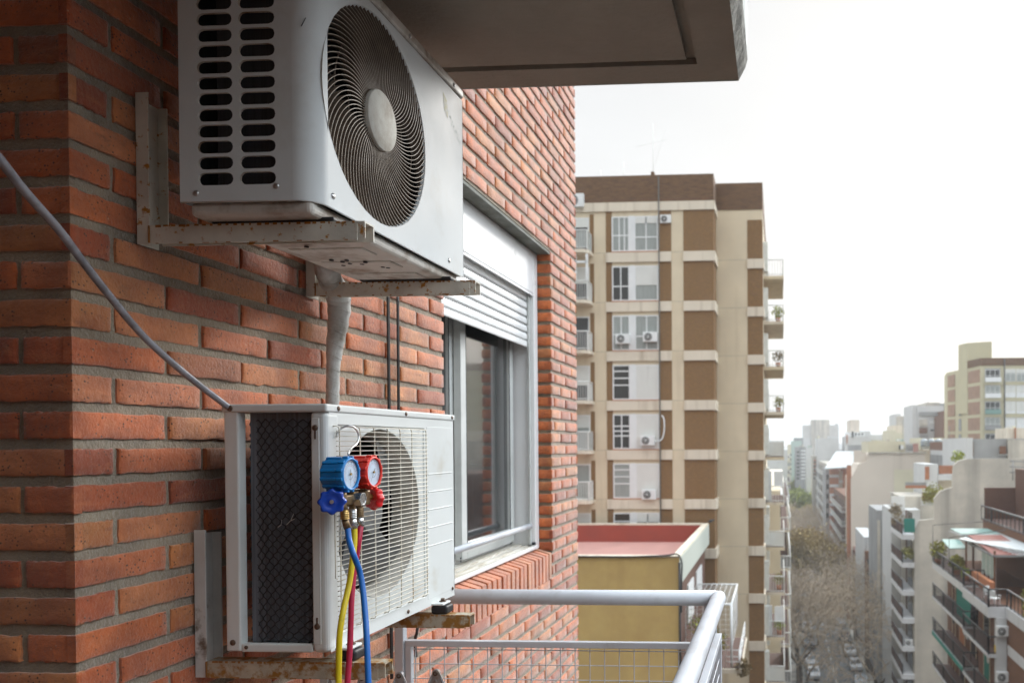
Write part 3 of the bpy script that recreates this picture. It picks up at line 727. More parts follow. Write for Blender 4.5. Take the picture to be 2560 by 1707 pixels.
for k, (px0, r, lb) in enumerate(((971, .0085, 'left black cable clipped vertically to the brick wall below the upper unit'), (995, .0075, 'right black cable, the thinner twin beside the other black cable on the wall'))):
    q = MB(); P0 = [at(px0, y, X=.012) for y in (700, 800, 900, 1000, 1100)]; yy = P0[2].y
    for d in (-.0035, .0035): q.tube([(.013, yy + d + .0006*math.sin(z*9+k), z) for z in [33.62 - i*.06 for i in range(26)]], r*.55, 8)
    q.build('cable', M['cable'], None); tag(COL.objects[-1] if False else bpy.context.scene.objects[q and 'cable' if k == 0 else 'cable.001'], lb, 'cable', 'black cables on the brick wall')
q = MB(); q.tube(path_px([(1036,1545,'X',.03),(1044,1560,'X',.05),(1042,1580,'X',.05),(1038,1600,'X',.03),(1040,1640,'X',.02)]), .006, 8)
q.build('power_cord', M['cable'], None); tag(bpy.context.scene.objects['power_cord'], 'short black looped cord hanging below the far lower bracket', 'cord')
q = MB(); q.tube(path_px([(1005,1550,'X',.03),(1012,1590,'X',.04),(1020,1620,'X',.05),(1028,1650,'X',.05)]), [.006]*5 + [.007]*5 + [.0085]*9, 10)
q.build('drain_spout', M['foam'], None); tag(bpy.context.scene.objects['drain_spout'], 'short white drain spout hanging below the lower unit behind the mesh', 'drain spout')
pp = path_px([(-60,330,'Y',1.22),(0,400,'Y',1.28),(60,476,'Y',1.35),(150,578,'Y',1.46),(200,645,'Y',1.52),(270,735,'Y',1.60),(340,820,'Y',1.68),(400,880,'Y',1.74),(480,948,'Y',1.82),(545,998,'Y',1.88),(600,1040,'Y',1.93)], 8)
q = MB(); q.tube(pp, [.0080 - .0006*i/len(pp) for i in range(len(pp))], 14)
q.build('grey_hose', M['tube_grey'], None); tag(bpy.context.scene.objects['grey_hose'], 'grey plastic hose slanting across the brick corner down to the lower unit', 'hose')

# ---------------------------------------------------------------- manifold gauges
G0 = Vector((.455, 1.903, 32.90))
mg = thing('manifold_gauge', (.44, 1.90, 32.87), 'refrigeration manifold with blue and red gauges and three hoses, hung on the lower unit guard', 'gauge set')
def gauge(y, z, mb_, label, needle, tintm):
    c = (.405, y, z); R = .041
    g = MB(); prof = [(.0001, 0), (R*.82, 0), (R*.92, .004), (R*.95, .012), (R*.95, .040), (R*.99, .044), (R*.99, .056), (R*.93, .060), (R*.84, .060), (R*.82, .056)]
    g.lathe(c, (1,0,0), prof, 48)
    for k in range(12):                                       # rubber lugs
        a = 2*math.pi*(k+.5)/12
        for (x0, x1, o_) in ((.004, .042, .0025), (.044, .058, .0045)):
            vs = []
            for xx in (x0, x1):
                for da in (-.11, .11):
                    for rr in (R*.9, R*.97 + o_):
                        vs.append((c[0]+xx, y + rr*math.cos(a+da*(1 if rr < R*.95 else .8)), z + rr*math.sin(a+da*(1 if rr < R*.95 else .8))))
            g.add(vs, [(0,1,3,2),(4,6,7,5),(0,4,5,1),(2,3,7,6),(1,5,7,3),(0,2,6,4)], 0, False)
    go = g.build('gauge', mb_, mg, bevel=.0012); go['label'] = label
    d = MB(); d.lathe((c[0] + .0545, y, z), (1,0,0), [(R*.84, 0), (.0001, .0004)], 40); do = d.build('dial', M['dial'], go)
    t = MB(); xx = c[0] + .0552
    for k in range(46):
        a = rad(225 - 270*k/45); r0, r1 = (.0265, .031) if k % 5 == 0 else (.0285, .031)
        p = [(xx, y - r*math.cos(a)*-1*-1, z + r*math.sin(a)) for r in (r0, r1)]
        w = .0003 if k % 5 else .00055; s = Vector((0, math.sin(a), math.cos(a)))*w
        p = [Vector((xx, y - (-r)*math.cos(a), z + r*math.sin(a))) for r in (r0, r1)]
        s = Vector((0, -math.sin(a), math.cos(a)))*w
        t.add([p[0]-s, p[1]-s, p[1]+s, p[0]+s], [(0,1,2,3)], 0 if k % 3 else 1)
    for rr in (.0235, .020):
        for k in range(30):
            a = rad(225 - 270*k/29); a2_ = a - rad(5.5)
            t.add([(xx, y+r*math.cos(q_), z+r*math.sin(q_)) for r, q_ in ((rr, a), (rr+.0006, a), (rr+.0006, a2_), (rr, a2_))], [(0,1,2,3)], 1 if rr < .022 else 0)
    random.seed(9)
    for k in range(9):
        a = rad(-100 + 12*k); rr = .0135; t.add([(xx, y+rr*math.cos(a)+dy, z+rr*math.sin(a)+dz) for dy, dz in ((0,0),(.0013,0),(.0013,.0018),(0,.0018))], [(0,1,2,3)], 0)
    t.build('tick_mark', [M['ink'], M['ink_red']], do)['kind'] = 'stuff'
    n_ = MB(); a = rad(needle); dv = Vector((0, math.cos(a), math.sin(a))); sv = Vector((0, -math.sin(a), math.cos(a)))*.0008; b = Vector((xx + .002, y, z))
    n_.add([b - dv*.012 - sv*1.3, b + dv*.029 - sv*.3, b + dv*.029 + sv*.3, b - dv*.012 + sv*1.3], [(0,1,2,3)]); n_.build('needle', M['ink'], go)
    n_ = MB(); n_.cyl((xx + .001, y, z), (1,0,0), .0028, .003, 16); n_.build('needle_hub', M['brass'], go)
GY1, GY2 = 1.848, 1.957
gauge(GY1, 32.933, M['blue'], 'blue rubber covered gauge', -92, 0)
gauge(GY2, 32.934, M['red'], 'red rubber covered gauge', 237, 0)
b = MB()
XM = .435
b.rbox(XM - .011, GY1 - .010, 32.858, XM + .011, GY2 + .012, 32.882, .004, 0, 3)             # bar
for y in (GY1, (GY1+GY2)/2, GY2): b.rbox(XM - .012, y - .012, 32.852, XM + .012, y + .012, 32.889, .004, 0, 2)
for y in (GY1, GY2): b.cyl((XM, y, 32.885), (0,0,1), .0085, .016, 6, 0, None, False)
b.cyl((XM, (GY1+GY2)/2, 32.885), (0,0,1), .006, .03, 12)
ym = (GY1+GY2)/2; PT = (ym - .034, ym, ym + .034)
for y in PT:
    b.cyl((XM, y, 32.853), (0,0,-1), .0075, .012, 6, 0, None, False)
b.cyl((XM, GY1 - .012, 32.870), (-.35,-1,0), .0095, .014, 6, 1, None, False); b.cyl((XM, GY2 + .012, 32.870), (.1,1,0), .0095, .020, 6, 1, None, False)
b.build('manifold_body', [M['bronze'], M['brass']], mg)
s = MB(); ym = (GY1+GY2)/2; s.cyl((XM + .010, ym, 32.870), (1,0,0), .0175, .018, 6, 0, None, False); s.lathe((XM + .028, ym, 32.870), (1,0,0), [(.0155, 0), (.0125, .001), (.011, -.003)], 24)
so2 = s.build('sight_glass', M['steel'], mg); s = MB(); s.cyl((XM + .024, ym, 32.870), (1,0,0), .011, .003, 24); s.build('lens', M['bronze'], so2)
def knob(c, ax, m, label):
    ax = Vector(ax).normalized(); ref = Vector((0,0,1)); s_ = ax.cross(ref).normalized(); t_ = ax.cross(s_); c = Vector(c); n = 64
    rows = []
    for h, k, dd in ((0, .80, .4), (.002, .93, .8), (.007, 1.0, 1), (.014, 1.0, 1), (.018, .94, .8), (.019, .84, .5), (.016, .60, 0), (.014, .32, 0), (.015, .26, 0), (.015, .001, 0)):
        rows.append([c + ax*h + (s_*math.cos(2*math.pi*j/n) + t_*math.sin(2*math.pi*j/n))*(.0290*k*(1 + .085*dd*math.cos(8*2*math.pi*j/n))) for j in range(n)])
    k_ = MB(); vs = [p for r in rows for p in r]
    k_.add(vs, [(i*n+j, i*n+(j+1) % n, (i+1)*n+(j+1) % n, (i+1)*n+j) for i in range(len(rows)-1) for j in range(n)], 0, True)
    k_.add(rows[0], [tuple(range(n-1, -1, -1))], 0)
    ko = k_.build('valve_knob', m, mg); ko['label'] = label
    k_ = MB(); k_.cyl(c + ax*.0145, ax, .0045, .003, 14); k_.build('knob_screw', M['steel'], ko)
    return ko
knob((XM - .004, GY1 - .024, 32.870), (.38, -.92, 0), M['blue_knob'], 'dark blue lobed valve knob')
knob((XM + .002, GY2 + .030, 32.866), (.35, .94, 0), M['red_knob'], 'bright red lobed valve knob')
def hose(ptsx, m, label, ytop, x_):
    h = MB(); P = path_px([(480+.4636*a, 980+.4636*b_, 'X', xx) for a, b_, xx in ptsx], 6); h.tube(P, .0068, 14); ho = h.build('hose', m, mg); ho['label'] = label
    f = MB(); t = P[0]; y = ytop
    f.cyl((XM, y, 32.846), (0,0,-1), .0095, .022, 14); 
    for k in range(5): f.lathe((XM, y, 32.843 - k*.0042), (0,0,-1), [(.0096, 0), (.0104, .0012), (.0096, .0026)], 16)
    f.tube([(XM, y, 32.826), t + Vector((0,0,.004))], .005, 10, 1)
    f.tube([Vector((XM, y, 32.822)), t - Vector((0,0,.004))], [.0074, .0084], 14, 1)
    f.build('hose_fitting', [M['brass'] if x_ == 0 else M['bronze'] if x_ == 2 else M['steel'], M['steel'] if x_ else M['bronze']], ho)
hose([(838,722,.435),(848,800,.445),(866,860,.466),(888,920,.472),(906,975,.475),(922,1070,.485),(934,1200,.50),(942,1330,.515),(951,1568,.53),(953,1640,.53)], M['hose_blue'], 'blue hose crossing in front of the others', PT[0], 0)
hose([(875,722,.435),(876,800,.438),(866,900,.440),(848,1030,.44),(815,1180,.445),(797,1300,.445),(792,1420,.445),(790,1568,.445),(790,1640,.445)], M['hose_yellow'], 'yellow hose, leftmost where the hoses hang', ym, 1)
hose([(911,712,.435),(900,800,.437),(888,880,.432),(870,1000,.428),(860,1130,.43),(856,1250,.432),(850,1400,.435),(838,1568,.435),(836,1640,.435)], M['hose_red'], 'dark red hose between the yellow and blue hoses', PT[2], 2)
h = MB()
h.tube(path_px([(841,1092,'X',.374),(846,1078,'X',.376),(858,1068,'X',.384),(872,1064,'X',.396),(885,1068,'X',.402),(894,1080,'X',.404),(897,1095,'X',.406),(890,1110,'X',.41),(876,1122,'X',.42),(871,1132,'X',.43),(873,1142,'X',.43),(876,1152,'X',.432),(880,1200,'X',.434)]), .0024, 10)
h.build('hook', M['steel'], mg)

# ---------------------------------------------------------------- balcony railing
rl = thing('balcony_railing', (1.262, 2.838, 31.4), 'white painted pipe railing with wire mesh panels round the balcony', 'railing')
RZ = 32.452; RX, RY, RR = 1.262, 2.838, .0275
r = MB()
arc = [(RX, -3.0, RZ), (RX, 1.0, RZ), (RX, RY - .012, RZ), (RX - .004, RY - .004, RZ), (RX - .014, RY, RZ), (.6, RY, RZ), (.012, RY, RZ)]
r.tube(arc[:4] + [], RR, 24); r.tube([(RX - .003, RY, RZ), (.6, RY, RZ), (.012, RY, RZ)], RR*.99, 24)
r.lathe((RX, RY, RZ), (0,0,1), [(.0001, RR), (RR*.5, RR*.87), (RR*.87, RR*.5), (RR, 0), (RR*.87, -RR*.5), (.0001, -RR)], 24)
r.build('top_rail', M['rail'], rl)
def post(x0, y0, x1, y1, z1): 
    p = MB(); p.rbox(x0, y0, 31.4, x1, y1, z1, .003); return p.build('post', M['rail'], rl)
post(.085, RY - .022, .118, RY + .010, RZ - .01)
post(RX - .052, RY - .006, RX - .006, RY + .004, RZ - .02)
post(RX - .006, 1.2, RX + .006, 1.245, RZ - .02)
# far mesh panel
def mesh_panel(fx, u0, u1, z0, z1, px_):
    """framed wire mesh; fx(u,z,d) -> xyz"""
    f = MB(); t = .022
    def bar(ua, za, ub, zb, d0, d1):
        a = fx(ua, za, d0); b = fx(ub, zb, d1); f.rbox(a[0], a[1], a[2], b[0], b[1], b[2], .002)
    bar(u0, z1 - t, u1, z1, -.012, .012); bar(u0, z0, u1, z0 + t, -.012, .012)
    bar(u0, z0 + t, u0 + t, z1 - t, -.012, .012); bar(u1 - t, z0 + t, u1, z1 - t, -.012, .012)
    o = f.build('mesh_frame', M['rail'], rl); w = MB()
    u = u0 + t + .012
    while u < u1 - t: w.tube([fx(u, z0 + t, 0), fx(u, z1 - t, 0)], .0018, 6, 0, False); u += px_
    z = z1 - t - .012
    while z > z0 + t: w.tube([fx(u0 + t - .003, z, .0034), fx(u1 - t + .003, z, .0034)], .0018, 6, 0, False); z -= px_
    w.build('wire_mesh', M['rail'], o)
mesh_panel(lambda u, z, d: (u, RY - .005 + d, z), .122, RX - .055, 31.50, 32.294, .0535)
mesh_panel(lambda u, z, d: (RX + .002 + d, u, z), 1.26, RY - .03, 31.50, 32.335, .0535)
# ---------------------------------------------------------------- folding lattice below the lower unit
lt = thing('folding_rack', (.4, 2.3, 32.1), 'grey metal folding lattice with riveted crossing bars, just below the lower unit', 'folding rack')
M['lattice'] = mat('dull_aluminium', (.42,.42,.43), .45, .1, 20, metal=.5, dirt=(.32,.24,.14), dcov=.38, dsc=30)
def latt(px, py, Y, sl=1):
    c = at(px, py, Y=Y)
    for sgn in (-1, 1):
        q = MB(); d = Vector((sgn*.42, 0, -.9)).normalized(); s_ = Vector((d.z, 0, -d.x)); y0 = Y + (0 if sgn > 0 else .006)
        poly = [c + s_*.011*math.cos(t) + (-d)*.011*math.sin(t) for t in [math.pi*i/8 for i in range(9)]] + [c + d*.26 - s_*.011, c + d*.26 + s_*.011]
        q.prism([(p.x, p.z) for p in poly], 'Y', y0, y0 + .002)
        for e in (-1, 1):
            a = c + d*.016 + s_*e*.0075; b_ = c + d*.25 + s_*e*.0075; q.tube([(a.x, y0 - .0005, a.z), (b_.x, y0 - .0005, b_.z)], .0012, 5)
        q.build('lattice_bar', M['lattice'], lt)
    q = MB(); q.lathe((c.x, Y - .001, c.z), (0,-1,0), [(.007, 0), (.007, .002), (.004, .003), (.0035, .001)], 14); q.build('rivet', M['screw'], lt)
latt(998, 1688, 2.2); latt(1089, 1682, 2.2); latt(906, 1694, 2.2); latt(818, 1700, 2.2)
q = MB(); a = at(799, 1672, Y=2.16); b_ = at(820, 1707, Y=2.16); q.rbox(a.x, 2.16, a.z - .25, b_.x, 2.163, a.z, .001); c = at(805, 1683, Y=2.16); screw(q, (c.x, 2.16, c.z), (0,-1,0), .006)
q.build('mounting_plate', M['bracket_white'], lt)

# ================================================================ the street below
M['asphalt'] = mat('asphalt', (.16,.16,.155), .9, .2, .3, dirt=(.10,.10,.10), dcov=.45, dsc=.25)
M['pavement'] = mat('pavement_tiles', (.36,.33,.28), .9, .2, .5, dirt=(.16,.15,.14), dcov=.45, dsc=.4)
M['groundm'] = mat('city_ground', (.22,.21,.19), .95, .25, .02, dirt=(.12,.12,.11), dcov=.5, dsc=.03)
M['paint'] = mat('road_paint', (.65,.65,.62), .8, .1, 1)
def struct(o): o['kind'] = 'structure'; return o
q = MB(); q.quad((-4000,-400,0),(4000,-400,0),(4000,6000,0),(-4000,6000,0)); struct(q.build('ground', M['groundm']))
RX0, RX1 = 5.0, 13.6
q = MB(); q.box(RX0, -40, -.02, RX1, 900, .004); struct(q.build('road', M['asphalt']))
for nm, a, b in (('pavement', -3.0, RX0), ('pavement', RX1, 20.0)):
    q = MB(); q.box(a, -40, -.02, b, 900, .13); struct(q.build(nm, M['pavement']))
for xa, xb in ((RX0 - .25, RX0 + .02), (RX1 - .02, RX1 + .25)):
    q = MB(); q.box(xa, -40, -.02, xb, 900, .135); struct(q.build('kerb', M['concrete']))
q = MB(); y = 20
while y < 600: q.box(9.22, y, 0, 9.36, y + 2.5, .008); y += 6
for i in range(9): q.box(RX0 + .4 + i*.95, 268, 0, RX0 + .9 + i*.95, 271.5, .008)
struct(q.build('lane_marking', M['paint']))
q = MB(); q.box(-60, 273, -.01, 80, 283, .138); struct(q.build('cross_street', M['asphalt']))

# ---------------------------------------------------------------- materials of the far side
M['cream'] = mat('cream_render', (.60,.51,.365), .9, .06, .8, streak=((.38,.29,.19), 1.2, .55))
M['cream_lt'] = mat('pale_cream_band', (.62,.55,.44), .9, .06, .8, streak=((.32,.25,.17), 2.5, .53))
M['tan'] = mat('tan_brick_cladding', (.215,.12,.046), .9, .28, 7, stretch=(1,1,3.2), dirt=(.17,.095,.04), dcov=.45, dsc=5, dsharp=.2)
M['tan_dk'] = mat('dark_brick_parapet', (.15,.082,.038), .9, .25, 9, stretch=(1,1,4), dirt=(.095,.052,.028), dcov=.47, dsc=2)
M['bgglass'] = mat('far_glass', (.03,.03,.027), .12, .2, .8, spec=.5)
M['curtain'] = mat('curtained_glass', (.27,.29,.27), .4, .18, 3, stretch=(9,1,.3))
M['frost'] = mat('frosted_glass', (.33,.42,.38), .4, .06, 2)
M['bgwhite'] = mat('white_painted_metal', (.66,.67,.66), .5, .05, 2)
M['shut_w'] = mat('closed_white_shutter', (.60,.60,.56), .7, .05, 1, streak=((.45,.44,.40), 3, .6))
M['railing_w'] = mat('far_white_railing', (.58,.58,.55), .6, .1, 3)
M['yellow'] = mat('yellow_render', (.50,.345,.125), .9, .12, .5, streak=((.36,.23,.08), .9, .58), dirt=(.43,.28,.10), dcov=.45, dsc=1.2, dsharp=.2)
M['redroof'] = mat('red_membrane', (.28,.05,.03), .8, .12, 1.2)
M['pinkroof'] = mat('faded_red_roof', (.44,.235,.20), .75, .08, 1.5, stretch=(1,.3,1))
M['greencl'] = mat('pale_green_sheet', (.45,.48,.42), .7, .06, 2, stretch=(1,6,.3))
M['redbrick'] = mat('dark_red_brick', (.115,.055,.035), .9, .25, 8, stretch=(1,1,4))
M['leafa'] = mat('leaf_green', (.30,.34,.04), .8, .4, 3)
M['leafb'] = mat('leaf_olive', (.30,.29,.06), .8, .4, 3)
M['leafd'] = mat('tan_leaf', (.44,.34,.15), .8, .35, 3)
M['sidebrick'] = mat('faded_side_brick', (.30,.19,.13), .9, .15, 1)
M['leafc'] = mat('dry_leaf', (.25,.19,.10), .8, .35, 3)
M['bark'] = mat('bark', (.13,.10,.075), .95, .25, 2)
M['terrfl'] = mat('terrace_tiles', (.11,.06,.045), .8, .15, 3)
M['terra'] = mat('terracotta', (.42,.16,.07), .8, .15, 6)
M['blackiron'] = mat('black_iron', (.03,.028,.028), .5, .1, 8)
M['whitewall'] = mat('whitewashed_wall', (.50,.50,.49), .9, .06, .4, streak=((.40,.39,.36), .5, .62))
M['greywall'] = mat('stained_party_wall', (.52,.475,.40), .95, .12, .25, streak=((.15,.14,.125), .5, .47), dirt=(.38,.35,.30), dcov=.45, dsc=.35, dsharp=.2)
M['greycon'] = mat('raw_grey_wall', (.27,.27,.265), .95, .15, .3, streak=((.15,.15,.145), .8, .5))
M['beige'] = mat('beige_party_wall', (.57,.50,.42), .95, .06, .15, streak=((.33,.29,.235), .3, .58))
M['paleyel'] = mat('pale_yellow_wall', (.56,.52,.38), .9, .06, .3)
M['brownbrick'] = mat('brown_brick', (.15,.068,.034), .9, .25, 5, stretch=(1,1,4))
M['balslab'] = mat('white_slab_edge', (.54,.54,.54), .8, .06, 2, streak=((.38,.37,.35), 1.2, .58))
M['green_cloth'] = mat('green_awning_cloth', (.01,.17,.13), .8, .12, 4, stretch=(6,6,.4))
M['sheet'] = mat('white_corrugated_sheet', (.46,.49,.49), .6, .06, 2, stretch=(1,6,1))
M['redsheet'] = mat('red_tile_sheet', (.16,.04,.025), .8, .12, 6, stretch=(6,1,1))
M['tealsheet'] = mat('teal_sheet', (.16,.27,.24), .6, .1, 3)
M['orange'] = mat('orange_brick', (.34,.14,.07), .9, .15, 3)
M['olive'] = mat('olive_render', (.46,.42,.28), .9, .05, .5)
M['tanktop'] = mat('steel_tank', (.30,.33,.36), .4, .1, 2, metal=.3)
M['yellowplastic'] = mat('yellow_crate_plastic', (.70,.46,.02), .5, .1, 5)

def win_y(parent, x0, z0, x1, z1, Y, mull=(.5,), trans=(), shut=0.0, gm='bgglass', fm='bgwhite', t=.07, name='window'):
    """window in a wall facing -Y"""
    f = MB(); a, b = Y - .05, Y - .004
    f.box(x0, a, z0, x0 + t, b, z1); f.box(x1 - t, a, z0, x1, b, z1); f.box(x0 + t, a, z0, x1 - t, b, z0 + t); f.box(x0 + t, a, z1 - t, x1 - t, b, z1)
    for m_ in mull: c_ = x0 + (x1-x0)*m_; f.box(c_ - t*.45, a + .004, z0 + t, c_ + t*.45, b, z1 - t)
    for m_ in trans: c_ = z0 + (z1-z0)*m_; f.box(x0 + t, a + .008, c_ - t*.5, x1 - t, b, c_ + t*.5)
    o = f.build(name, M[fm], parent)
    p = MB(); p.box(x0 + t*.9, Y - .022, z0 + t*.9, x1 - t*.9, Y - .006, z1 - t*.9); p.build('pane', M[gm], o)
    if shut:
        s_ = MB(); zz = z1 - t - (z1-z0-2*t)*shut; s_.box(x0 + t, Y - .046, zz, x1 - t, Y - .024, z1 - t)
        z_ = zz + .12
        while z_ < z1 - t: s_.box(x0 + t, Y - .049, z_, x1 - t, Y - .0465, z_ + .015); z_ += .25
        s_.build('shutter', M['shut_w'], o)
    return o
def rail_box(parent, x0, x1, y0, y1, z0, h=1.0, m='railing_w', name='railing', step=.14, sides='fs', thick=.018, solid=None):
    """front (y0) and side railings of a balcony; sides: f front, s x1 side, w x0 side"""
    r = MB(); T = thick
    def run(a, b):
        r.tube([(a[0], a[1], z0 + h), (b[0], b[1], z0 + h)], T*1.5, 6); r.tube([(a[0], a[1], z0 + .1), (b[0], b[1], z0 + .1)], T, 6)
        L = math.dist(a, b); n_ = max(1, int(L/step))
        for i in range(n_ + 1):
            x = a[0] + (b[0]-a[0])*i/n_; y = a[1] + (b[1]-a[1])*i/n_; k = T*.55 if i % 8 else T*1.3
            r.box(x - k, y - k, z0, x + k, y + k, z0 + h)
    if 'f' in sides: run((x0, y0), (x1, y0))
    if 's' in sides: run((x1, y0), (x1, y1))
    if 'w' in sides: run((x0, y0), (x0, y1))
    o = r.build(name, M[m], parent)
    if solid:
        p = MB()
        if 'f' in sides: p.box(x0 + .03, y0 - .004, z0 + .12, x1 - .03, y0 + .012, z0 + h - .06)
        if 's' in sides: p.box(x1 - .012, y0 + .03, z0 + .12, x1 + .004, y1, z0 + h - .06)
        if 'w' in sides: p.box(x0 - .004, y0 + .03, z0 + .12, x0 + .012, y1, z0 + h - .06)
        p.build('screen', M[solid], o)
    return o
def foliage(name, c, r, n, m, parent=None, sc=.09, seed=1, flat=.8):
    random.seed(seed); b = MB(); c = Vector(c)
    for i in range(n):
        d = Vector((random.gauss(0,1), random.gauss(0,1), random.gauss(0,1)*flat)); d = d.normalized()*r*random.random()**.45
        p = c + d; a = Vector((random.gauss(0,1), random.gauss(0,1), random.gauss(0,1))).normalized(); s_ = a.cross(Vector((.3,.5,.8))).normalized(); k = sc*random.uniform(.5, 1.3)
        b.add([p - a*k, p + s_*k*.6, p + a*k, p - s_*k*.6], [(0,1,2,3)], 0, False)
    return b.build(name, M[m], parent)
def potted(x, y, z, h, m, label, seed=1, pot='terra', r=.17):
    t = thing('potted_plant', (x, y, z), label, 'plant')
    p = MB(); p.lathe((x, y, z), (0,0,1), [(.0001, 0), (r*.7, 0), (r, r*1.7), (r*.9, r*1.7), (.0001, r*1.6)], 14); p.build('pot', M[pot], t)
    s_ = MB(); s_.tube([(x, y, z + r), (x + .03, y, z + h*.6)], .012, 5); s_.build('stem', M['bark'], t)
    foliage('leaves', (x, y, z + h*.7), h*.42, 160, m, t, .08, seed, 1.1); return t
AC_N = [0]
def small_ac(x, z, Y, label, w=.80, h=.55, d=.28):
    t = thing('outdoor_unit', (x, Y, z), label, 'air conditioner', 'small outdoor units on the far facades')
    b = MB(); b.rbox(x, Y - d, z, x + w, Y - .02, z + h, .015); b.build('casing', M['bgwhite'], t)
    g_ = MB(); c_ = (x + w*.38, Y - d - .012, z + h*.5); g_.lathe((c_[0], Y - d - .001, c_[2]), (0,-1,0), [(h*.42, 0), (h*.42, .012), (h*.39, .012)], 28)
    for rr in (.33, .26, .19): g_.lathe((c_[0], Y - d - .008, c_[2]), (0,-1,0), [(h*rr, 0), (h*(rr-.02), .002)], 24)
    g_.lathe((c_[0], Y - d - .008, c_[2]), (0,-1,0), [(h*.10, 0), (h*.09, .008), (.0001, .01)], 16)
    g_.build('fan_guard', M['railing_w'], t); q_ = MB(); q_.lathe((c_[0], Y - d - .003, c_[2]), (0,-1,0), [(h*.40, 0), (.0001, .001)], 24); q_.build('fan_opening', M['dark'], t)
    return t

# ================================================================ cream and brown apartment tower
YM, YW = 45.0, 46.8
X = lambda px: at(px, 1109, Y=YM).x
def Zy(py, px=1600, Y=YM): return at(px, py, Y=Y).z
t = thing('apartment_tower', (-5, YM, 0), 'tall cream apartment block with brown brick panels, the closest tower beyond the window wall', 'apartment building')
tower = t
ZT_ = Zy(438, 1640); PF = 2.79; zb1 = Zy(631, 1600)     # top of the parapet, top of band 1
xr, xw = X(1786), at(1908, 1109, Y=YW).x
xcol = [X(p) for p in (1490, 1518, 1650, 1681, 1711, 1786)]
b = MB(); b.box(-17, YM, 0, xr, YM + 17, Zy(506)); b.box(xr - .001, YW, 0, xw, YM + 17.5, Zy(523, 1850, YW)); b.box(-17, YM + .3, Zy(506), xr - .2, YM + 16, ZT_ - 1.2)
b.build('wall', M['cream'], t)
b = MB(); b.box(-17, YM - .03, Zy(506), xr + .02, YM + .25, ZT_); b.box(xr - .2, YM + .25, Zy(506), xr + .02, YM + 16, ZT_)
b.box(xr + .02, YW - .03, Zy(525, 1850, YW), xw + .02, YW + .25, Zy(458, 1850, YW)); b.box(xw - .2, YW + .25, Zy(525, 1850, YW), xw + .02, YM + 17.4, Zy(458, 1850, YW))
b.build('parapet', M['tan_dk'], t)
nfl = 17
def clad(*a): q_ = MB(); q_.box(*a); q_.build('brick_panel', M['tan'], tower)
for k in range(-1, nfl):
    zt = zb1 - PF*k; zl = zt - .55          # band between zl and zt; panels below it
    if zt < .5: break
    bd = MB()
    if k >= 0:
        bd.box(xcol[1], YM - .10, zl, xcol[3] - .001, YM + .01, zt); bd.box(xcol[4], YM - .10, zl, xr + .10, YM + .01, zt)
        bd.box(xr, YM + .01, zl - .02, xr + .10, YW - .002, zt - .001)
    zwt = zt - .30*0 - .12; wz = at(1870, 1109, Y=YW).x
    wt = 33 + (zt - 33)*1.0 - .08
    if k >= 0: bd.build('floor_band', M['cream_lt'], t); bd = MB(); bd.box(wz, YW - .09, wt - .55, xw + .09, YW + .01, wt); bd.box(xw, YW + .01, wt - .55, xw + .09, YW + 1.6, wt - .001)
    pz1 = zl if k >= 0 else Zy(528); pz0 = zt - PF
    clad(xcol[1], YM - .018, pz0, X(1533), YM, pz1); clad(X(1649), YM - .018, pz0, xcol[3], YM, pz1); clad(xcol[4], YM - .018, pz0, xr + .012, YM, pz1)
    clad(xr, YM, pz0, xr + .012, YW, pz1); clad(wz + .01, YW - .016, wt - PF, xw + .012, YW, (wt - .55) if k >= 0 else Zy(550, 1880, YW)); clad(xw, YW, wt - PF, xw + .012, YW + 1.0, wt - .55)
    if k >= 0: bd.build('floor_band', M['cream_lt'], t)
bd = MB(); bd.box(-17, YM - .08, Zy(528), xr + .08, YM + .01, Zy(506)); bd.box(xr, YM + .01, Zy(528), xr + .08, YW, Zy(506.2))
bd.box(xcol[1] - .0, YM - .05, Zy(528) - .0, xcol[1] + .001, YM, Zy(527))
bd.build('floor_band', M['cream_lt'], t)
jt_ = MB()
for k in range(0, nfl):
    zt = zb1 - PF*k
    if zt < 1: break
    jt_.box(xcol[0], YM - .004, zt - .015, xcol[1], YM, zt); jt_.box(xcol[3], YM - .004, zt - .015, xcol[4], YM, zt); jt_.box(xr + .1, YW - .004, zt - .12, at(1870,1109,Y=YW).x, YW, zt - .105)
jt_.build('joint_line', M['concrete'], t)['kind'] = 'stuff'
pipe = MB(); pipe.tube([(X(1652), YM - .16, 12), (X(1651), YM - .16, Zy(445))], .035, 8); pipe.build('drain_pipe', mat('dark_drain_pipe', (.07,.065,.055), .7, .1, 2), t)
w1a, w1b, w2a, w2b = X(1533), X(1576.6), X(1589), X(1648)
styles = [  # left window (mullions, transoms, shutter, glass), right window
    (((.42,.72), (.46,), 0, 'curtain'), ((.5,), (.40,), .18, 'curtain')),
    (((.5,), (.42,), 0, 'bgglass'), ((), (), .56, 'curtain')),
    (((.5,), (.46,), 0, 'curtain'), ((.5,), (.40,), 0, 'curtain')),
    (((), (.42,.62,.82), 0, 'bgglass'), ((), (), 1.0, 'shut_w')),
    (((.5,), (.38,.52,.66), 0, 'bgglass'), ((), (), 1.0, 'shut_w')),
    (((), (.42,.62,.82), 0, 'curtain'), ((), (), 1.0, 'shut_w')),
    (((), (.42,.75), 0, 'bgglass'), ((.5,), (), .25, 'bgglass')),
    (((), (.42,.75), 0, 'curtain'), ((.5,), (), .5, 'curtain')),
    (((.5,), (.42,), 0, 'bgglass'), ((), (), .7, 'curtain'))]
for k in range(11):
    za = zb1 - PF*k + .055; zb_ = za + (PF - .55) - .27
    sl, sr = styles[k % len(styles)]
    win_y(t, w1a, za, w1b, zb_, YM, sl[0], sl[1], sl[2], sl[3]); win_y(t, w2a, za, w2b, zb_, YM, sr[0], sr[1], sr[2], sr[3])
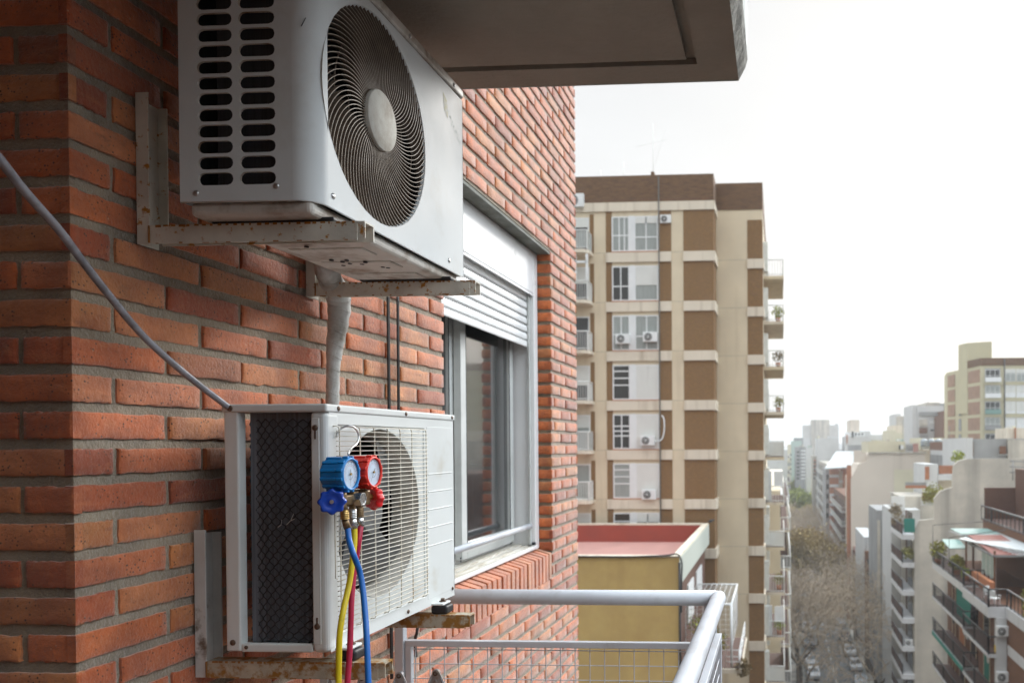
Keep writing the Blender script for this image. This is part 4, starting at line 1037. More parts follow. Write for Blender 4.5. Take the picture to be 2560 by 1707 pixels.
for k in range(11):
    za = zb1 - PF*k + .05; q = MB(); q.box(w1b, YM - .06, za, w2a, YM - .005, za + 2.0); q.build('window_pier', M['bgwhite'], t)
    za = zb1 - PF*k; q = MB(); q.box(w1a - .02, YM - .11, za + .001, w2b + .02, YM - .02, za + .05); q.build('window_ledge', M['terra'], t)
# recessed balconies at the left
bx0, bx1 = X(1400), X(1486)
for k in range(11):
    zt = zb1 - PF*k
    bal = MB(); bal.prism([(bx0, YM - 1.15), (bx1 - .25, YM - 1.15), (bx1, YM - .85), (bx1, YM + .0), (bx0, YM + .0)], 'Z', zt - .20, zt - .02); bo = bal.build('balcony', M['cream_lt'], t)
    rail_box(bo, bx0, bx1 - .1, YM - 1.1, YM - .02, zt - .02, 1.05, 'railing_w', 'railing', .13, 'fs', .022, 'curtain' if k in (0, 4) else None)
    win_y(t, X(1425), zt - .02, X(1476), zt + 2.0, YM, (.3,), (), (.25, .45, 0, .55, .35, 0)[k % 6], 'curtain' if k in (4, 5) else 'bgglass')
    q = MB(); q.box(X(1478), YM - .015, zt - .02, X(1488), YM - .001, zt + 2.2); q.build('brick_strip', M['tan'], t)
    if k == 1:
        q = MB()
        for xx in (bx1 - .75, bx1 - .1): q.box(xx - .06, YM - 1.15, zt + 1.03, xx + .06, YM - 1.05, zt + 2.5)
        q.box(bx0, YM - 1.15, zt + 2.0, bx1 - .1, YM - 1.05, zt + 2.12); q.build('enclosure_frame', M['bgwhite'], bo)
small_ac(X(1424), Zy(517), YM, 'white outdoor unit on the roof edge at the top left of the cream tower', .95, .75)
small_ac(X(1543), Zy(860), YM - .06, 'outdoor unit under the left window, third floor from the top of the cream tower')
small_ac(X(1611), Zy(856), YM - .06, 'outdoor unit under the right window, third floor from the top of the cream tower')
small_ac(X(1603), Zy(1113), YM - .06, 'outdoor unit on the closed shutter with a long looped pipe, cream tower')
small_ac(X(1606), Zy(1247), YM - .06, 'lowest outdoor unit on a closed shutter of the cream tower')
small_ac(X(1654), Zy(560), YM - .0, 'small unit high on brown brick beside the drain pipe, top floor of the cream tower', .62, .45, .15)
q = MB(); q.tube(path_px([(1634,1103,'Y',YM-.2),(1652,1100,'Y',YM-.2),(1660,1080,'Y',YM-.2),(1660,1050,'Y',YM-.2),(1655,1038,'Y',YM-.2)], 5), .04, 8); q.build('looped_pipe', M['bgwhite'], t)
# roof things
q = MB(); q.box(X(1624), YM + 1, ZT_ - .3, X(1632), YM + 1.5, ZT_ + .55); q.build('chimney', M['tan_dk'], t)
for px, h_, lb, e in ((1494, .75, 'short thin rod aerial on the cream tower roof, far left', 0), (1553, 1.2, 'faint thin rod aerial on the cream tower roof between rod and chimney', 0), (1629, 3.4, 'tall spiky television aerial above the chimney of the cream tower', 1)):
    q = MB(); x = X(px); z0 = ZT_ - .4; q.tube([(x, YM + 1.2, z0), (x, YM + 1.2, ZT_ + h_)], .016 if e else .02, 5)
    if e:
        z_ = ZT_ + 2.2
        q.tube([(x - 1.0, YM + 1.2, z_ - .15), (x + .8, YM + 1.2, z_ + .25)], .007, 4)
        for i in range(9): xx = x - .95 + i*.21; q.tube([(xx, YM + .9, z_ - .3 + i*.05), (xx, YM + 1.5, z_ + .1 + i*.05)], .005, 4)
        q.tube([(x + .1, YM + 1.2, ZT_ + 1.0), (x + .75, YM + 1.2, ZT_ + 3.1)], .006, 4)
    q.build('roof_aerial', M['railing_w']); tag(bpy.context.scene.objects['roof_aerial' if 'roof_aerial.001' not in bpy.context.scene.objects and px == 1494 else ('roof_aerial.001' if px == 1553 else 'roof_aerial.002')], lb, 'aerial')
# balconies on the street side
random.seed(21)
for k in range(13):
    zt = 33 + 10.35 - 2.79*k; y0, y1 = 49.5, 56.5
    q = MB(); q.box(xw, y0, zt - .18, 1.80, y1, zt); bo = q.build('balcony', M['cream_lt'] if k % 2 else M['cream'], t); q = MB(); q.box(xw + .01, y0 + .08, zt, 1.73, y1, zt + .015); q.build('floor', M['terrfl'], bo)
    rail_box(bo, xw + .05, 1.76, y0 + .04, y1, zt, 1.0, 'railing_w', 'railing', .15, 'fs', .022, 'shut_w' if k in (4, 6, 9, 11) else None)
    if k in (5, 8, 10):
        q = MB(); q.box(xw + .1, y0 + .3, zt + .01, xw + .45, y0 + .6, zt + 1.9); q.box(xw + .6, y0 + .1, zt + 1.0, 1.7, y0 + .2, zt + 1.9); q.build('cupboard', M['bgwhite'], bo)
    q = MB(); q.box(xw, y0 - .4, zt + .2, xw + .28, y0 + .2, zt + 2.0); q.box(xw, y1 + .6, zt + .4, xw + .22, y1 + 2.2, zt + 1.9); q.build('side_window', M['frame_grey'], t)
for i, (k, dy, s_) in enumerate(((1, .6, .5), (2, .5, .55), (3, .8, .35), (8, .7, .45), (10, .6, .5), (7, .9, .5))):
    zt = 33 + 10.35 - 2.79*k; potted(1.45, 49.5 + dy, zt, .7 + s_*.5, ('leafa','leafc','leafb')[i % 3], ('leafy plant on the second highest street balcony of the cream tower','reddish potted plant on the third highest street balcony of the cream tower','low potted plant on the fourth highest street balcony of the cream tower','green plant between white frames midway down the street balconies','plant low on the street balconies of the cream tower','small plant by the white cupboard on the street balconies')[i], i + 2)

# ================================================================ yellow building with the red roof
YA, YB = 31.0, 44.2
zr = at(1697, 1392, Y=YA).z; xq = at(1699, 1392, Y=YA).x
t = thing('yellow_building', (xq, YA, 0), 'mustard yellow walled building with red flat roof, below and in front of the cream tower', 'building')
b = MB(); b.box(-16, YA, 0, xq - .02, YA + .25, zr); b.build('wall', M['yellow'], t)
b = MB(); b.box(-16, YA + .25, 0, xq - .5, YB, zr - 1.1); b.box(xq - .5, YA + .02, 0, xq - .25, YB, zr - 1.1); b.build('street_wall', M['redbrick'], t)
b = MB(); b.box(-16, YA + .25, zr - 1.1, xq - .02, YB, zr - .99); b.build('roof', M['pinkroof'], t)
b = MB(); b.box(-16, YB - .35, zr - .99, xq - .2, YB - .05, zr - .06); b.box(xq - .32, YA + .26, zr - .99, xq - .2, YB - .05, zr - .05); b.build('parapet_inside', M['redroof'], t)
b = MB(); b.box(-16, YB - .36, zr - .06, xq - .2, YB + .0, zr + .03); b.box(xq - .33, YA + .24, zr - .05, xq - .03, YB, zr + .03); b.box(-16, YA - .03, zr, xq - .02, YA + .3, zr + .05); b.build('coping', M['cream_lt'], t)
b = MB(); b.box(xq - .199, YA + .02, zr - 1.12, xq - .0, YB, zr - .051); b.build('green_fascia', M['greencl'], t)
q = MB(); q.tube(path_px([(1440,1390,'Y',YA-.08),(1560,1391,'Y',YA-.08),(1660,1388,'Y',YA-.08),(1690,1384,'Y',YA-.08),(1700,1392,'Y',YA-.1),(1705,1410,'Y',YA-.1),(1704,1440,'Y',YA-.1),(1704,1500,'Y',YA-.1),(1704,1530,'Y',YA-.1)], 4), .035, 6)
q.tube([(xq, YA - .06, zr - .2), (xq + .02, YA - .06, zr - 6)], .05, 6); q.build('roof_cable', M['blackiron'], t)
for (y0, y1, z0, z1) in ((35.5, 37.8, -3.6, -1.9), (39.2, 41.8, -3.6, -1.9)):
    q = MB(); q.box(xq - .24, y0, zr + z0, xq - .17, y1, zr + z1); q.build('window_frame', M['bgwhite'], t)
q = MB(); q.box(xq - .26, YA + .3, zr - 30, xq - .2, YA + 1.0, zr - 1.12); q.build('downpipe', M['greycon'], t)
# caged balcony with plants
cg = thing('caged_balcony', (xq, 35, 25), 'balcony enclosed in a white wire cage, right side of the yellow building', 'balcony')
cx1, cy0, cy1, cz = -.62, 34.6, 39.6, 26.05
q = MB(); q.box(xq - .2, cy0 - .2, cz - 2.95, cx1 + .45, cy1 + .5, cz - 2.75); so3 = q.build('slab', M['cream_lt'], cg); q = MB(); q.box(xq - .19, cy0 - .1, cz - 2.75, cx1 + .38, cy1 + .4, cz - 2.73); q.build('floor', M['terrfl'], so3)
q = MB()
for i in range(14):
    y = cy0 + (cy1-cy0)*i/13; q.tube([(xq - .2, y, cz), (cx1, y, cz), (cx1, y, cz - 2.0)], .010, 5)
for i in range(9):
    x = xq - .2 + (cx1 - xq + .2)*i/8; q.tube([(x, cy0, cz - 2.7), (x, cy0, cz), (x, cy1, cz)], .010, 5)
for i in range(10): zz = cz - .22*i; q.tube([(xq - .2, cy0, zz), (cx1, cy0, zz), (cx1, cy1, zz)], .009, 5)
q.tube([(cx1, cy0, cz), (cx1, cy0, cz - 2.75)], .06, 6); q.tube([(cx1, cy0, cz), (cx1, cy1, cz)], .045, 6); q.tube([(xq-.2, cy0, cz), (cx1, cy0, cz)], .045, 6); q.tube([(xq-.2, cy1, cz), (cx1, cy1, cz)], .035, 6)
q.build('wire_cage', M['bgwhite'], cg)
q = MB()
for zz in (0, -.28, -.5): q.tube([(cx1 - .2, cy0 - .15, cz - 1.95 + zz), (cx1 + .35, cy0 - .15, cz - 1.95 + zz), (cx1 + .35, cy1 + .4, cz - 1.95 + zz)], .02, 6)
for y in (cy0 - .15, 36.5, 38.4, 40): q.tube([(cx1 + .35, y, cz - 2.75), (cx1 + .35, y, cz - 1.95)], .03, 6)
q.build('railing', M['bgwhite'], cg)
potted(-2.05, 35.0, cz - 1.9, 1.3, 'leafa', 'green plant with pink flower inside the white wire cage', 31)
foliage('shrub_plant', (-1.4, 35.6, cz - 1.9), .6, 300, 'leafb', None, .09, 33); tag(bpy.context.scene.objects['shrub_plant'], 'bushy plants filling the lower part of the wire cage', 'plant')
foliage('trailing_plant', (cx1 + .5, 34.6, cz - 2.75), .38, 260, 'leafc', None, .1, 35, 1.5); tag(bpy.context.scene.objects['trailing_plant'], 'yellowish trailing plant over the balcony edge below the wire cage', 'plant')
pg = thing('pigeon', at(1778, 1309, Y=YB), 'small dark pigeon sitting on the corner of the parapet above the red roof', 'bird')
c = at(1776, 1309, Y=YB - .1)
q = MB(); q.lathe(c + Vector((-.16, 0, .10)), (1,0,.35), [(.0001, 0), (.03, .04), (.075, .14), (.085, .2), (.06, .29), (.035, .33), (.04, .36), (.032, .41), (.0001, .44)], 12); q.tube([c + Vector((.0,0,0)), c + Vector((.0,0,.1))], .012, 4); q.build('body', M['blackiron'], pg)
q = MB(); q.cyl(c + Vector((.24, 0, .255)), (1,0,-.2), .012, .05, 6, 0, .001); q.build('beak', M['bark'], pg)

# unseen block added behind the balcony to keep light off it
nb_ = thing('added_neighbour_block', (0, -20, 0), 'unseen brick block added behind the balcony to shade it', 'apartment building')
q = MB(); q.box(-14, -40, 0, 2.5, -3.3, 44); q.build('wall', M['redbrick'], nb_)
q = MB(); q.box(-14, -3.25, 36.6, -.32, YE - .02, 42); q.box(-14, 1.95, 0, -.32, YE - .02, 36.55); q.build('wall_core', M['redbrick'], nb_)

# ================================================================ right side of the street
def pxp(name, pts, Y, d, m, parent=None):
    """prism whose front (facing -Y) outline is given in photo pixels at distance Y"""
    q = MB(); P = [at(a, b_, Y=Y) for a, b_ in pts]; q.prism([(p.x, p.z) for p in P], 'Y', Y, Y + d); return q.build(name, M[m], parent)
def down(pts, Y):          # outline (top edge px) closed down to the ground
    return pts
def zbox(px0, px1, py0, Y, d, m, parent, name='wall', z0=0.0):
    a = at(px0, py0, Y=Y); b_ = at(px1, py0, Y=Y); q = MB(); q.box(a.x, Y, z0, b_.x, Y + d, (a.z + b_.z)/2); return q.build(name, M[m], parent)
def wx(parent, px0, py0, px1, py1, Y, gm='bgglass', **k):
    a = at(px0, py1, Y=Y); b_ = at(px1, py0, Y=Y); return win_y(parent, a.x, a.z, b_.x, b_.z, Y, gm=gm, **k)
def flat(parent, name, px0, py0, px1, py1, Y, m, d=.05, proud=.03):
    a = at(px0, py1, Y=Y); b_ = at(px1, py0, Y=Y); q = MB(); q.box(a.x, Y - proud - d, a.z, b_.x, Y - proud + .02, b_.z); return q.build(name, M[m], parent)

# ---- nearest: brown brick block with terraces
t = thing('terraced_building', (14.9, 50, 0), 'brown brick block with white edged balconies and a covered roof terrace, bottom right corner', 'apartment building')
Zt = 23.3
q = MB(); q.box(15.4, 54.8, 0, 30, 67.2, Zt - .02); q.box(14.88, 30, 0, 30, 54.8, Zt - .5); q.box(18.6, 30, Zt - .02, 30, 68.4, 26.5)
q.build('wall', M['brownbrick'], t)
q = MB(); q.box(14.86, 30, Zt - 2.75, 14.9, 47.8, Zt - 2.15); q.box(14.86, 30, Zt - 5.55, 14.9, 47.8, Zt - 4.95); q.build('floor_band', M['balslab'], t)
def street_balcony(Yn, Yf, xe, xw_, zt, th, m='balslab', step=.32, h=1.05, rail='blackiron', thick=.03, parent=None, far_side=False, brail='w'):
    q = MB(); q.box(xe, Yn, zt - th, xw_, Yf, zt); bo = q.build('balcony', M[m], parent); q = MB(); q.box(xe + .12, Yn + .12, zt, xw_, Yf - .12, zt + .02); q.build('floor', M['terrfl'], bo)
    rail_box(bo, xe + .04, xw_, Yn + .04, Yf - .04, zt, h, rail, 'railing', step, 'f' + brail, thick); return bo
for k in range(7):
    zt = Zt - 2.8*k; th = .50 if k == 0 else .20
    b1 = street_balcony(55.2, 66.4, 13.98, 15.4, zt, th, parent=t, step=.42, thick=.034)
    b2 = street_balcony(48.0, 54.6, 13.78, 14.88, zt, th if k else .62, parent=t, step=.42, thick=.034)
    if k == 0:
        q = MB(); q.box(14.80, 30, zt - .62, 15.0, 47.99, zt + .02); q.build('terrace_edge', M['balslab'], t)
        r_ = rail_box(t, 14.9, 15.0, 30.2, 47.96, zt, 1.05, 'blackiron', 'railing', .7, 'w', .035)
    for y, w_, gm, dr in ((49.2, 1.2, 'bgglass', 0), (51.8, 1.4, 'green_cloth' if k == 1 else 'bgglass', 1), (57.5, 1.5, 'bgglass', 1), (61.0, 1.6, 'terra' if k == 1 else 'bgglass', 1), (64.2, 1.0, 'bgglass', 0)):
        xx = 14.88 if y < 54.7 else 15.4; zz = zt - 2.8
        q = MB(); q.box(xx - .04, y, zz + (.05 if dr else .9), xx - .005, y + w_, zz + 2.2); q.build('window', M[gm], t)
        q = MB(); q.box(xx - .05, y - .08, zz + .05, xx - .001, y, zz + 2.25); q.box(xx - .05, y + w_, zz + .05, xx - .001, y + w_ + .08, zz + 2.25); q.build('window_frame', M['cream'], t)
q = MB(); q.box(14.45, 55.25, Zt - 2.75, 14.5, 59.5, Zt - .52); q.build('green_awning', M['green_cloth'], t)
q = MB(); q.box(13.95, 55.4, Zt - 5.95, 14.0, 66.3, Zt - 5.62); q.build('green_valance', M['green_cloth'], t)
# white column with outdoor unit between sections
q = MB(); q.box(14.25, 47.95, Zt - 20, 14.86, 48.35, Zt - .62); q.build('service_column', M['whitewall'], t)
small_ac(14.2, Zt - 1.65, 47.95, 'outdoor unit hung under the big terrace slab of the brown brick block', .75, .6, .3)
small_ac(14.2, Zt - 4.35, 47.95, 'outdoor unit one floor below, under a balcony of the brown brick block', .75, .6, .3)
yc_ = thing('yellow_crate', (14.4, 48.1, Zt - 2.8), 'yellow plastic crate on the lower balcony of the brown brick block', 'crate')
q = MB(); q.rbox(14.22, 48.06, Zt - 2.79, 14.66, 48.4 - .1, Zt - 2.30, .02); q.box(14.25, 48.05, Zt - 2.60, 14.63, 48.07, Zt - 2.55); q.build('body', M['yellowplastic'], yc_)
q = MB(); q.rbox(14.3, 48.045, Zt - 2.42, 14.58, 48.055, Zt - 2.36, .004); q.build('handle', M['blackiron'], yc_)
# roof terrace: pergola roofs, planters, chairs
pr = thing('terrace_roof', (16.5, 57, 25.7), 'white corrugated terrace roof with dark posts on the brown brick block', 'roof')
q = MB(); q.prism([(14.6, 59.4), (15.6, 56.6), (18.55, 50), (18.55, 64.4)], 'Z', 25.95, 26.02)
for i in range(20): y = 50.5 + i*.7; q.box(max(14.8, 15.6 - (y-56)*.1), y, 26.02, 18.5, y + .08, 26.05)
q.build('sheet', M['sheet'], pr)
q = MB()
for (x, y) in ((15.5, 53.2), (15.6, 59.4), (14.9, 58.6), (17.9, 52.5)): q.box(x, y, Zt, x + .12, y + .12, 25.95)
q.box(15.5, 53.2, 25.55, 17.9, 53.32, 25.7); q.box(15.5, 53.2, 25.55, 15.62, 59.5, 25.7)
q.build('post', M['brownbrick'], pr)
rr_ = thing('red_canopy', (16.7, 56.5, 25.75), 'square red tiled canopy in front of the white terrace roof', 'canopy')
q = MB(); q.prism([(53.1, 25.62), (60.4, 26.12), (60.4, 26.19), (53.1, 25.70)], 'X', 15.45, 17.95); q.build('sheet', M['redsheet'], rr_)
q = MB(); q.box(15.40, 53.05, 25.55, 17.99, 53.12, 25.68); q.box(15.38, 53.05, 25.56, 15.448, 60.4, 25.70); q.build('gutter', M['greycon'], rr_)
tc_ = thing('teal_canopy', (15, 61, 25.6), 'small teal sheet canopy left of the white terrace roof', 'canopy')
q = MB(); q.prism([(59.8, 25.2), (62.5, 25.55), (62.5, 25.6), (59.8, 25.26)], 'X', 14.0, 15.3); q.box(15.4, 62.2, 26.0, 18.4, 66.2, 26.05); q.build('sheet', M['tealsheet'], tc_)
q = MB(); q.tube([(14.03, 66.3, Zt), (14.03, 66.3, 26.3), (18.4, 66.3, 26.6)], .03, 5); q.tube([(14.03, 60.0, Zt), (14.03, 60, 26.0), (18.4, 60.9, 26.5)], .03, 5); q.build('frame_pole', M['blackiron'], tc_)
for i, (x, y, h_, r_, m_, lb) in enumerate(((14.25, 65.2, 1.9, .75, 'leafb', 'tall yellow green bush at the far end of the roof terrace railing'), (14.5, 59.6, 1.5, .6, 'leafb', 'yellow green bush beside the teal canopy on the roof terrace'), (14.6, 57.2, .9, .35, 'leafa', 'small green shrub next to an orange pot on the terrace'), (15.9, 46.2, 1.25, .85, 'leafb', 'large yellow green bush at the right end of the near terrace railing'), (15.4, 43.6, 1.2, .9, 'leafb', 'yellow green bush cut by the right photo edge on the terrace'), (17.2, 49.3, 1.5, .6, 'leafa', 'dark green leafy plant in the shade under the red canopy'))):
    p_ = thing('terrace_bush', (x, y, Zt), lb, 'bush', 'bushes on the roof terrace'); foliage('leaves', (x, y, Zt + h_*.6), r_, 420, m_, p_, .13, 40 + i, 1.2)
    q = MB(); q.lathe((x, y, Zt), (0,0,1), [(.0001, 0), (.22, 0), (.28, .4), (.0001, .38)], 12); q.build('pot', M['terra'], p_)
q = MB(); q.box(15.0, 52.2, Zt, 15.3, 57.5, Zt + .75); q.build('orange_planter', M['terra']); tag(bpy.context.scene.objects['orange_planter'], 'long orange planter wall below the glazed terrace doors', 'planter')
gz = thing('glazed_screen', (15.6, 54, Zt), 'pale glazed terrace door panels under the red canopy', 'glass door')
q = MB(); q.box(15.60, 53.5, Zt + .75, 15.66, 56.6, Zt + 2.2); q.build('pane', M['frost'], gz)
q = MB(); 
for y in (53.4, 54.4, 55.5, 56.6): q.box(15.57, y, Zt, 15.69, y + .1, Zt + 2.25)
q.build('frame', M['frame_grey'], gz)
def chair(x, y, z, rot, lb):
    c_ = thing('garden_chair', (x, y, z), lb, 'chair', 'white garden chairs on the terrace'); c_.location = (0,0,0)
    q = MB(); q.rbox(-.25, -.25, .40, .25, .25, .44, .01); q.build('seat', M['bgwhite'], c_)
    q = MB(); q.rbox(-.25, .21, .5, .25, .25, .9, .015); q.build('backrest', M['bgwhite'], c_)
    for sx in (-.22, .22):
        for sy in (-.22, .22): q = MB(); q.tube([(sx, sy, 0), (sx*.95, sy*.95, .42)], .02, 5); q.build('leg', M['bgwhite'], c_)
    for sx in (-.26, .26): q = MB(); q.tube([(sx, -.22, .42), (sx, -.22, .62), (sx, .22, .66)], .02, 5); q.build('armrest', M['bgwhite'], c_)
    c_.location = (x, y, z); c_.rotation_euler = (0, 0, rot); return c_
chair(14.35, 48.7, Zt, 2.2, 'white plastic chair in the near corner of the roof terrace'); chair(14.35, 49.9, Zt, .6, 'second white plastic chair farther along the same terrace corner')
q = MB(); q.lathe((14.7, 57.4, Zt), (0,0,1), [(.0001, 0), (.2, 0), (.27, .4), (.0001, .38)], 12); q.build('flower_pot', M['terra']); tag(bpy.context.scene.objects['flower_pot'], 'orange clay pot standing at the terrace railing corner', 'pot')
# upper brown roof terrace
ut = thing('roof_house', (20, 60, 26.5), 'dark brown brick roof house and walls above the upper terrace railing, right edge', 'roof house')
q = MB(); q.box(19.0, 69.2, 25, 24, 69.6, 29.2); q.box(21.5, 60, 26.5, 30, 69.2, 30.8); q.box(20.9, 62.0, 26.5, 22.6, 64.0, 29.9); q.build('wall', M['redbrick'], ut)
q = MB(); q.box(20.8, 61.9, 29.9, 22.7, 64.1, 30.05); q.build('chimney_cap', M['concrete'], ut)
q = MB(); q.box(21.44, 61.0, 28.0, 21.49, 61.9, 29.3); q.build('window', M['bgglass'], ut)
q = MB(); q.box(18.6, 30, 26.5, 21.4, 69.1, 26.56); q.build('terrace_floor', M['terrfl'], ut)
rail_box(ut, 18.62, 19, 40, 69.0, 26.56, 1.15, 'blackiron', 'railing', 1.05, 'w', .05)
random.seed(77)
for i in range(5):
    lb = ['pair of blue and white clothes drying on a balcony of the brown brick block', 'dark garment drying on the balcony rack below the green screen', 'pale towel on the balcony rack below the green screen', 'grey garment over the middle balcony railing', 'striped cloth over the lower balcony railing'][i]
    x, y, z = (14.3, 49.8, Zt - 3.9) if i == 0 else (14.6 + .1*i, 56.0 + .8*i, Zt - 4.2 - .05*i)
    q = MB(); q.prism([(y, z + .9), (y + .55, z + .9), (y + .5, z + .1), (y + .3, z), (y + .05, z + .12)], 'X', x, x + .02); q.build('hanging_cloth', M[('railing_w','bgglass','bgwhite','greycon','bgwhite')[i]]); o = bpy.context.scene.objects['hanging_cloth' + ('' if i == 0 else '.%03d' % i)]; tag(o, lb, 'laundry')

# ---- stained party wall with dark balconies
t = thing('party_wall_building', (15.3, 82, 0), 'tall blank stained off white party wall with dark railed street balconies at its left edge', 'apartment building')
Y2 = 82
pts = [(2286,1707),(2286,1324),(2299,1300),(2335,1297),(2336,1246),(2350,1227),(2381,1218),(2384,1163),(2396,1152),(2420,1146),(2521,1146),(2700,1144),(2700,1707)]
q = MB(); P = [at(a, b_, Y=Y2) for a, b_ in pts]; P = [(p.x, p.z) for p in P]; P[0] = (P[1][0], 0); P[-1] = (P[-2][0], 0); q.prism(P, 'Y', Y2, Y2 + .5); q.box(P[1][0] + .01, Y2 + .5, 0, 40, Y2 + 14, 23.0); q.build('wall', M['greywall'], t)
xf = P[1][0]
for k in range(9):
    zt = at(2254, 1348 - 12 + 69.8*k, Y=Y2).z
    if zt < 1: break
    q = MB(); q.box(xf - 1.25, Y2 + .02, zt - .5, xf, Y2 + 8.2, zt); bo = q.build('balcony', M['balslab'], t)
    rail_box(bo, xf - 1.2, xf, Y2 + .08, Y2 + 8.1, zt, 1.0, 'blackiron', 'railing', .35, 'w', .035, 'redbrick')
    q = MB(); q.box(xf - .02, Y2 + 1.2, zt, xf - .001, Y2 + 4.2, zt + 2.1); q.build('window', M['bgglass'], t)
    q = MB(); q.box(xf - .05, Y2 + 4.6, zt, xf - .001, Y2 + 5.4, zt + 2.1); q.build('brick_pier', M['redbrick'], t)
small_ac(xf - .9, at(2254, 1336 + 69.8*4, Y=Y2).z + .05, Y2 + .5, 'outdoor unit on the fifth dark balcony beside the stained party wall', .8, .6)
foliage('balcony_shrub', (xf - .7, Y2 + 5, at(2254, 1336, Y=Y2).z + .9), 1.0, 300, 'leafc', None, .14, 61); tag(bpy.context.scene.objects['balcony_shrub'], 'brownish shrub on the top dark railed balcony left of the party wall', 'bush')
foliage('balcony_shrub', (xf - .6, Y2 + .6, at(2254, 1406, Y=Y2).z + .9), .7, 300, 'leafb', None, .13, 62); tag(bpy.context.scene.objects['balcony_shrub.001'], 'yellow green shrub on the second dark railed balcony from the top', 'bush')
q = MB(); a = at(2260, 1330, Y=Y2 - .1); q.box(a.x, Y2 - .1, a.z, a.x + 1.1, Y2 - .05, a.z + 1.35); q.box(a.x + .0, Y2 - .13, a.z + .7, a.x + 1.08, Y2 - .101, a.z + 1.4)
q.build('green_cloth', M['green_cloth']); tag(bpy.context.scene.objects['green_cloth'], 'bright green cloth hanging on the top terrace left of the party wall', 'cloth')
# stepped terraces behind that wall
st_ = thing('stepped_terraces', (20, 92, 0), 'stepped roof terraces with plants and brick planters left of the stained wall top', 'building')
zbox(2228, 2300, 1274, 91, 8, 'whitewall', st_); zbox(2250, 2345, 1240, 94, 8, 'greywall', st_, 'upper_wall'); zbox(2312, 2345, 1160, 96, 8, 'whitewall', st_, 'stair_wall'); zbox(2342, 2400, 1200, 97, 8, 'cream_lt', st_, 'top_wall')
flat(st_, 'roof_edge', 2263, 1205, 2316, 1213, 93.9, 'greycon'); flat(st_, 'brick_planter', 2263, 1213, 2316, 1220, 93.8, 'orange'); flat(st_, 'brick_planter', 2347, 1163, 2381, 1184, 96.8, 'orange'); flat(st_, 'brick_planter', 2305, 1230, 2336, 1252, 90.9, 'brownbrick'); flat(st_, 'white_ledge', 2342, 1186, 2382, 1199, 96.7, 'whitewall', .8)
flat(st_, 'white_ledge', 2303, 1252, 2336, 1262, 90.8, 'whitewall', .8); flat(st_, 'door', 2312, 1166, 2323, 1198, 95.9, 'orange'); flat(st_, 'white_panel', 2228, 1240, 2262, 1274, 91.2, 'bgwhite')
for i, (px, py, m_, lb) in enumerate(((2335, 1226, 'leafb', 'yellow green bush on the stepped terrace planter, left of the stained wall top'), (2322, 1240, 'leafb', 'small yellow bush on the lower stepped planter'), (2395, 1142, 'leafa', 'grass tuft on top of the stained party wall'), (2238, 1272, 'leafc', 'dry brown shrubs on the terrace edge above the dark balconies'))):
    c = at(px, py, Y=90); foliage('terrace_bush', c, 1.0 if i < 2 else .8, 220, m_, None, .16, 70 + i); tag(bpy.context.scene.objects['terrace_bush.%03d' % (6 + i)], lb, 'bush')

# ---- generic block builder for the far buildings
def block(name, label, Y, faces, mt, wins=(), cat='building', D=14):
    """faces: list of (px0, px1, pytop[, material[, depth offset]])"""
    a = at(faces[0][0], faces[0][2], Y=Y); b_ = thing(name, (a.x, Y, 0), label, cat)
    for i, f in enumerate(faces):
        m_ = f[3] if len(f) > 3 else mt; dy = f[4] if len(f) > 4 else 0.0
        zbox(f[0], f[1], f[2], Y + dy + i*.004, D, m_, b_, 'wall' if i == 0 else ('rooftop_box' if f[2] < faces[0][2] else 'side_wall'))
    rs_ = random.Random(int(Y*7 + faces[0][0])); f0 = faces[0]
    if name not in ('tank_building', 'grey_pier_building'):
        for i in range(rs_.randint(2, 4)):
            px = rs_.uniform(f0[0], f0[1] - 3); w_ = rs_.uniform(2.5, 7); hh = rs_.uniform(2, 6); zbox(px, min(px + w_, f0[1]), f0[2] - hh, Y + 2 + i*.7, 2.5, rs_.choice(('whitewall', 'greywall', 'greycon', 'paleyel')), b_, 'rooftop_box')
        px = rs_.uniform(f0[0], f0[1]); c = at(px, f0[2], Y=Y + 1); k_ = MB(); k_.tube([c, c + Vector((0, 0, rs_.uniform(2, 5)))], .05, 4); k_.build('roof_rod', M['greycon'], b_)
        if not any(w[0] == 'g' for w in wins) and f0[1] - f0[0] < 60: wins = list(wins) + [('g', f0[0] + 2, f0[1] - 2, f0[2] + 5, f0[2] + 5 + (f0[1]-f0[0]), 3, 3, 'bgglass', .35, .4)]
    for w in wins:
        kind = w[0]
        if kind == 'g':                                   # grid: px0,px1,py0,py1,nx,ny,material
            _, x0, x1, y0, y1, nx, ny, gm, fx, fy = w
            for i in range(nx):
                for j in range(ny):
                    cx_ = x0 + (x1-x0)*(i+.5)/nx; cy_ = y0 + (y1-y0)*(j+.5)/ny; hw = (x1-x0)/nx*fx/2; hh = (y1-y0)/ny*fy/2
                    p = at(cx_-hw, cy_+hh, Y=Y-.05); q_ = at(cx_+hw, cy_-hh, Y=Y-.05); k_ = MB(); k_.box(p.x, Y - .06, p.z, q_.x, Y - .002, q_.z); k_.build('window', M[gm], b_)
        else:                                             # flat strip: px0,py0,px1,py1,material
            _, x0, y0, x1, y1, gm, nm = w; flat(b_, nm, x0, y0, x1, y1, Y, gm, .3, .02)
    return b_
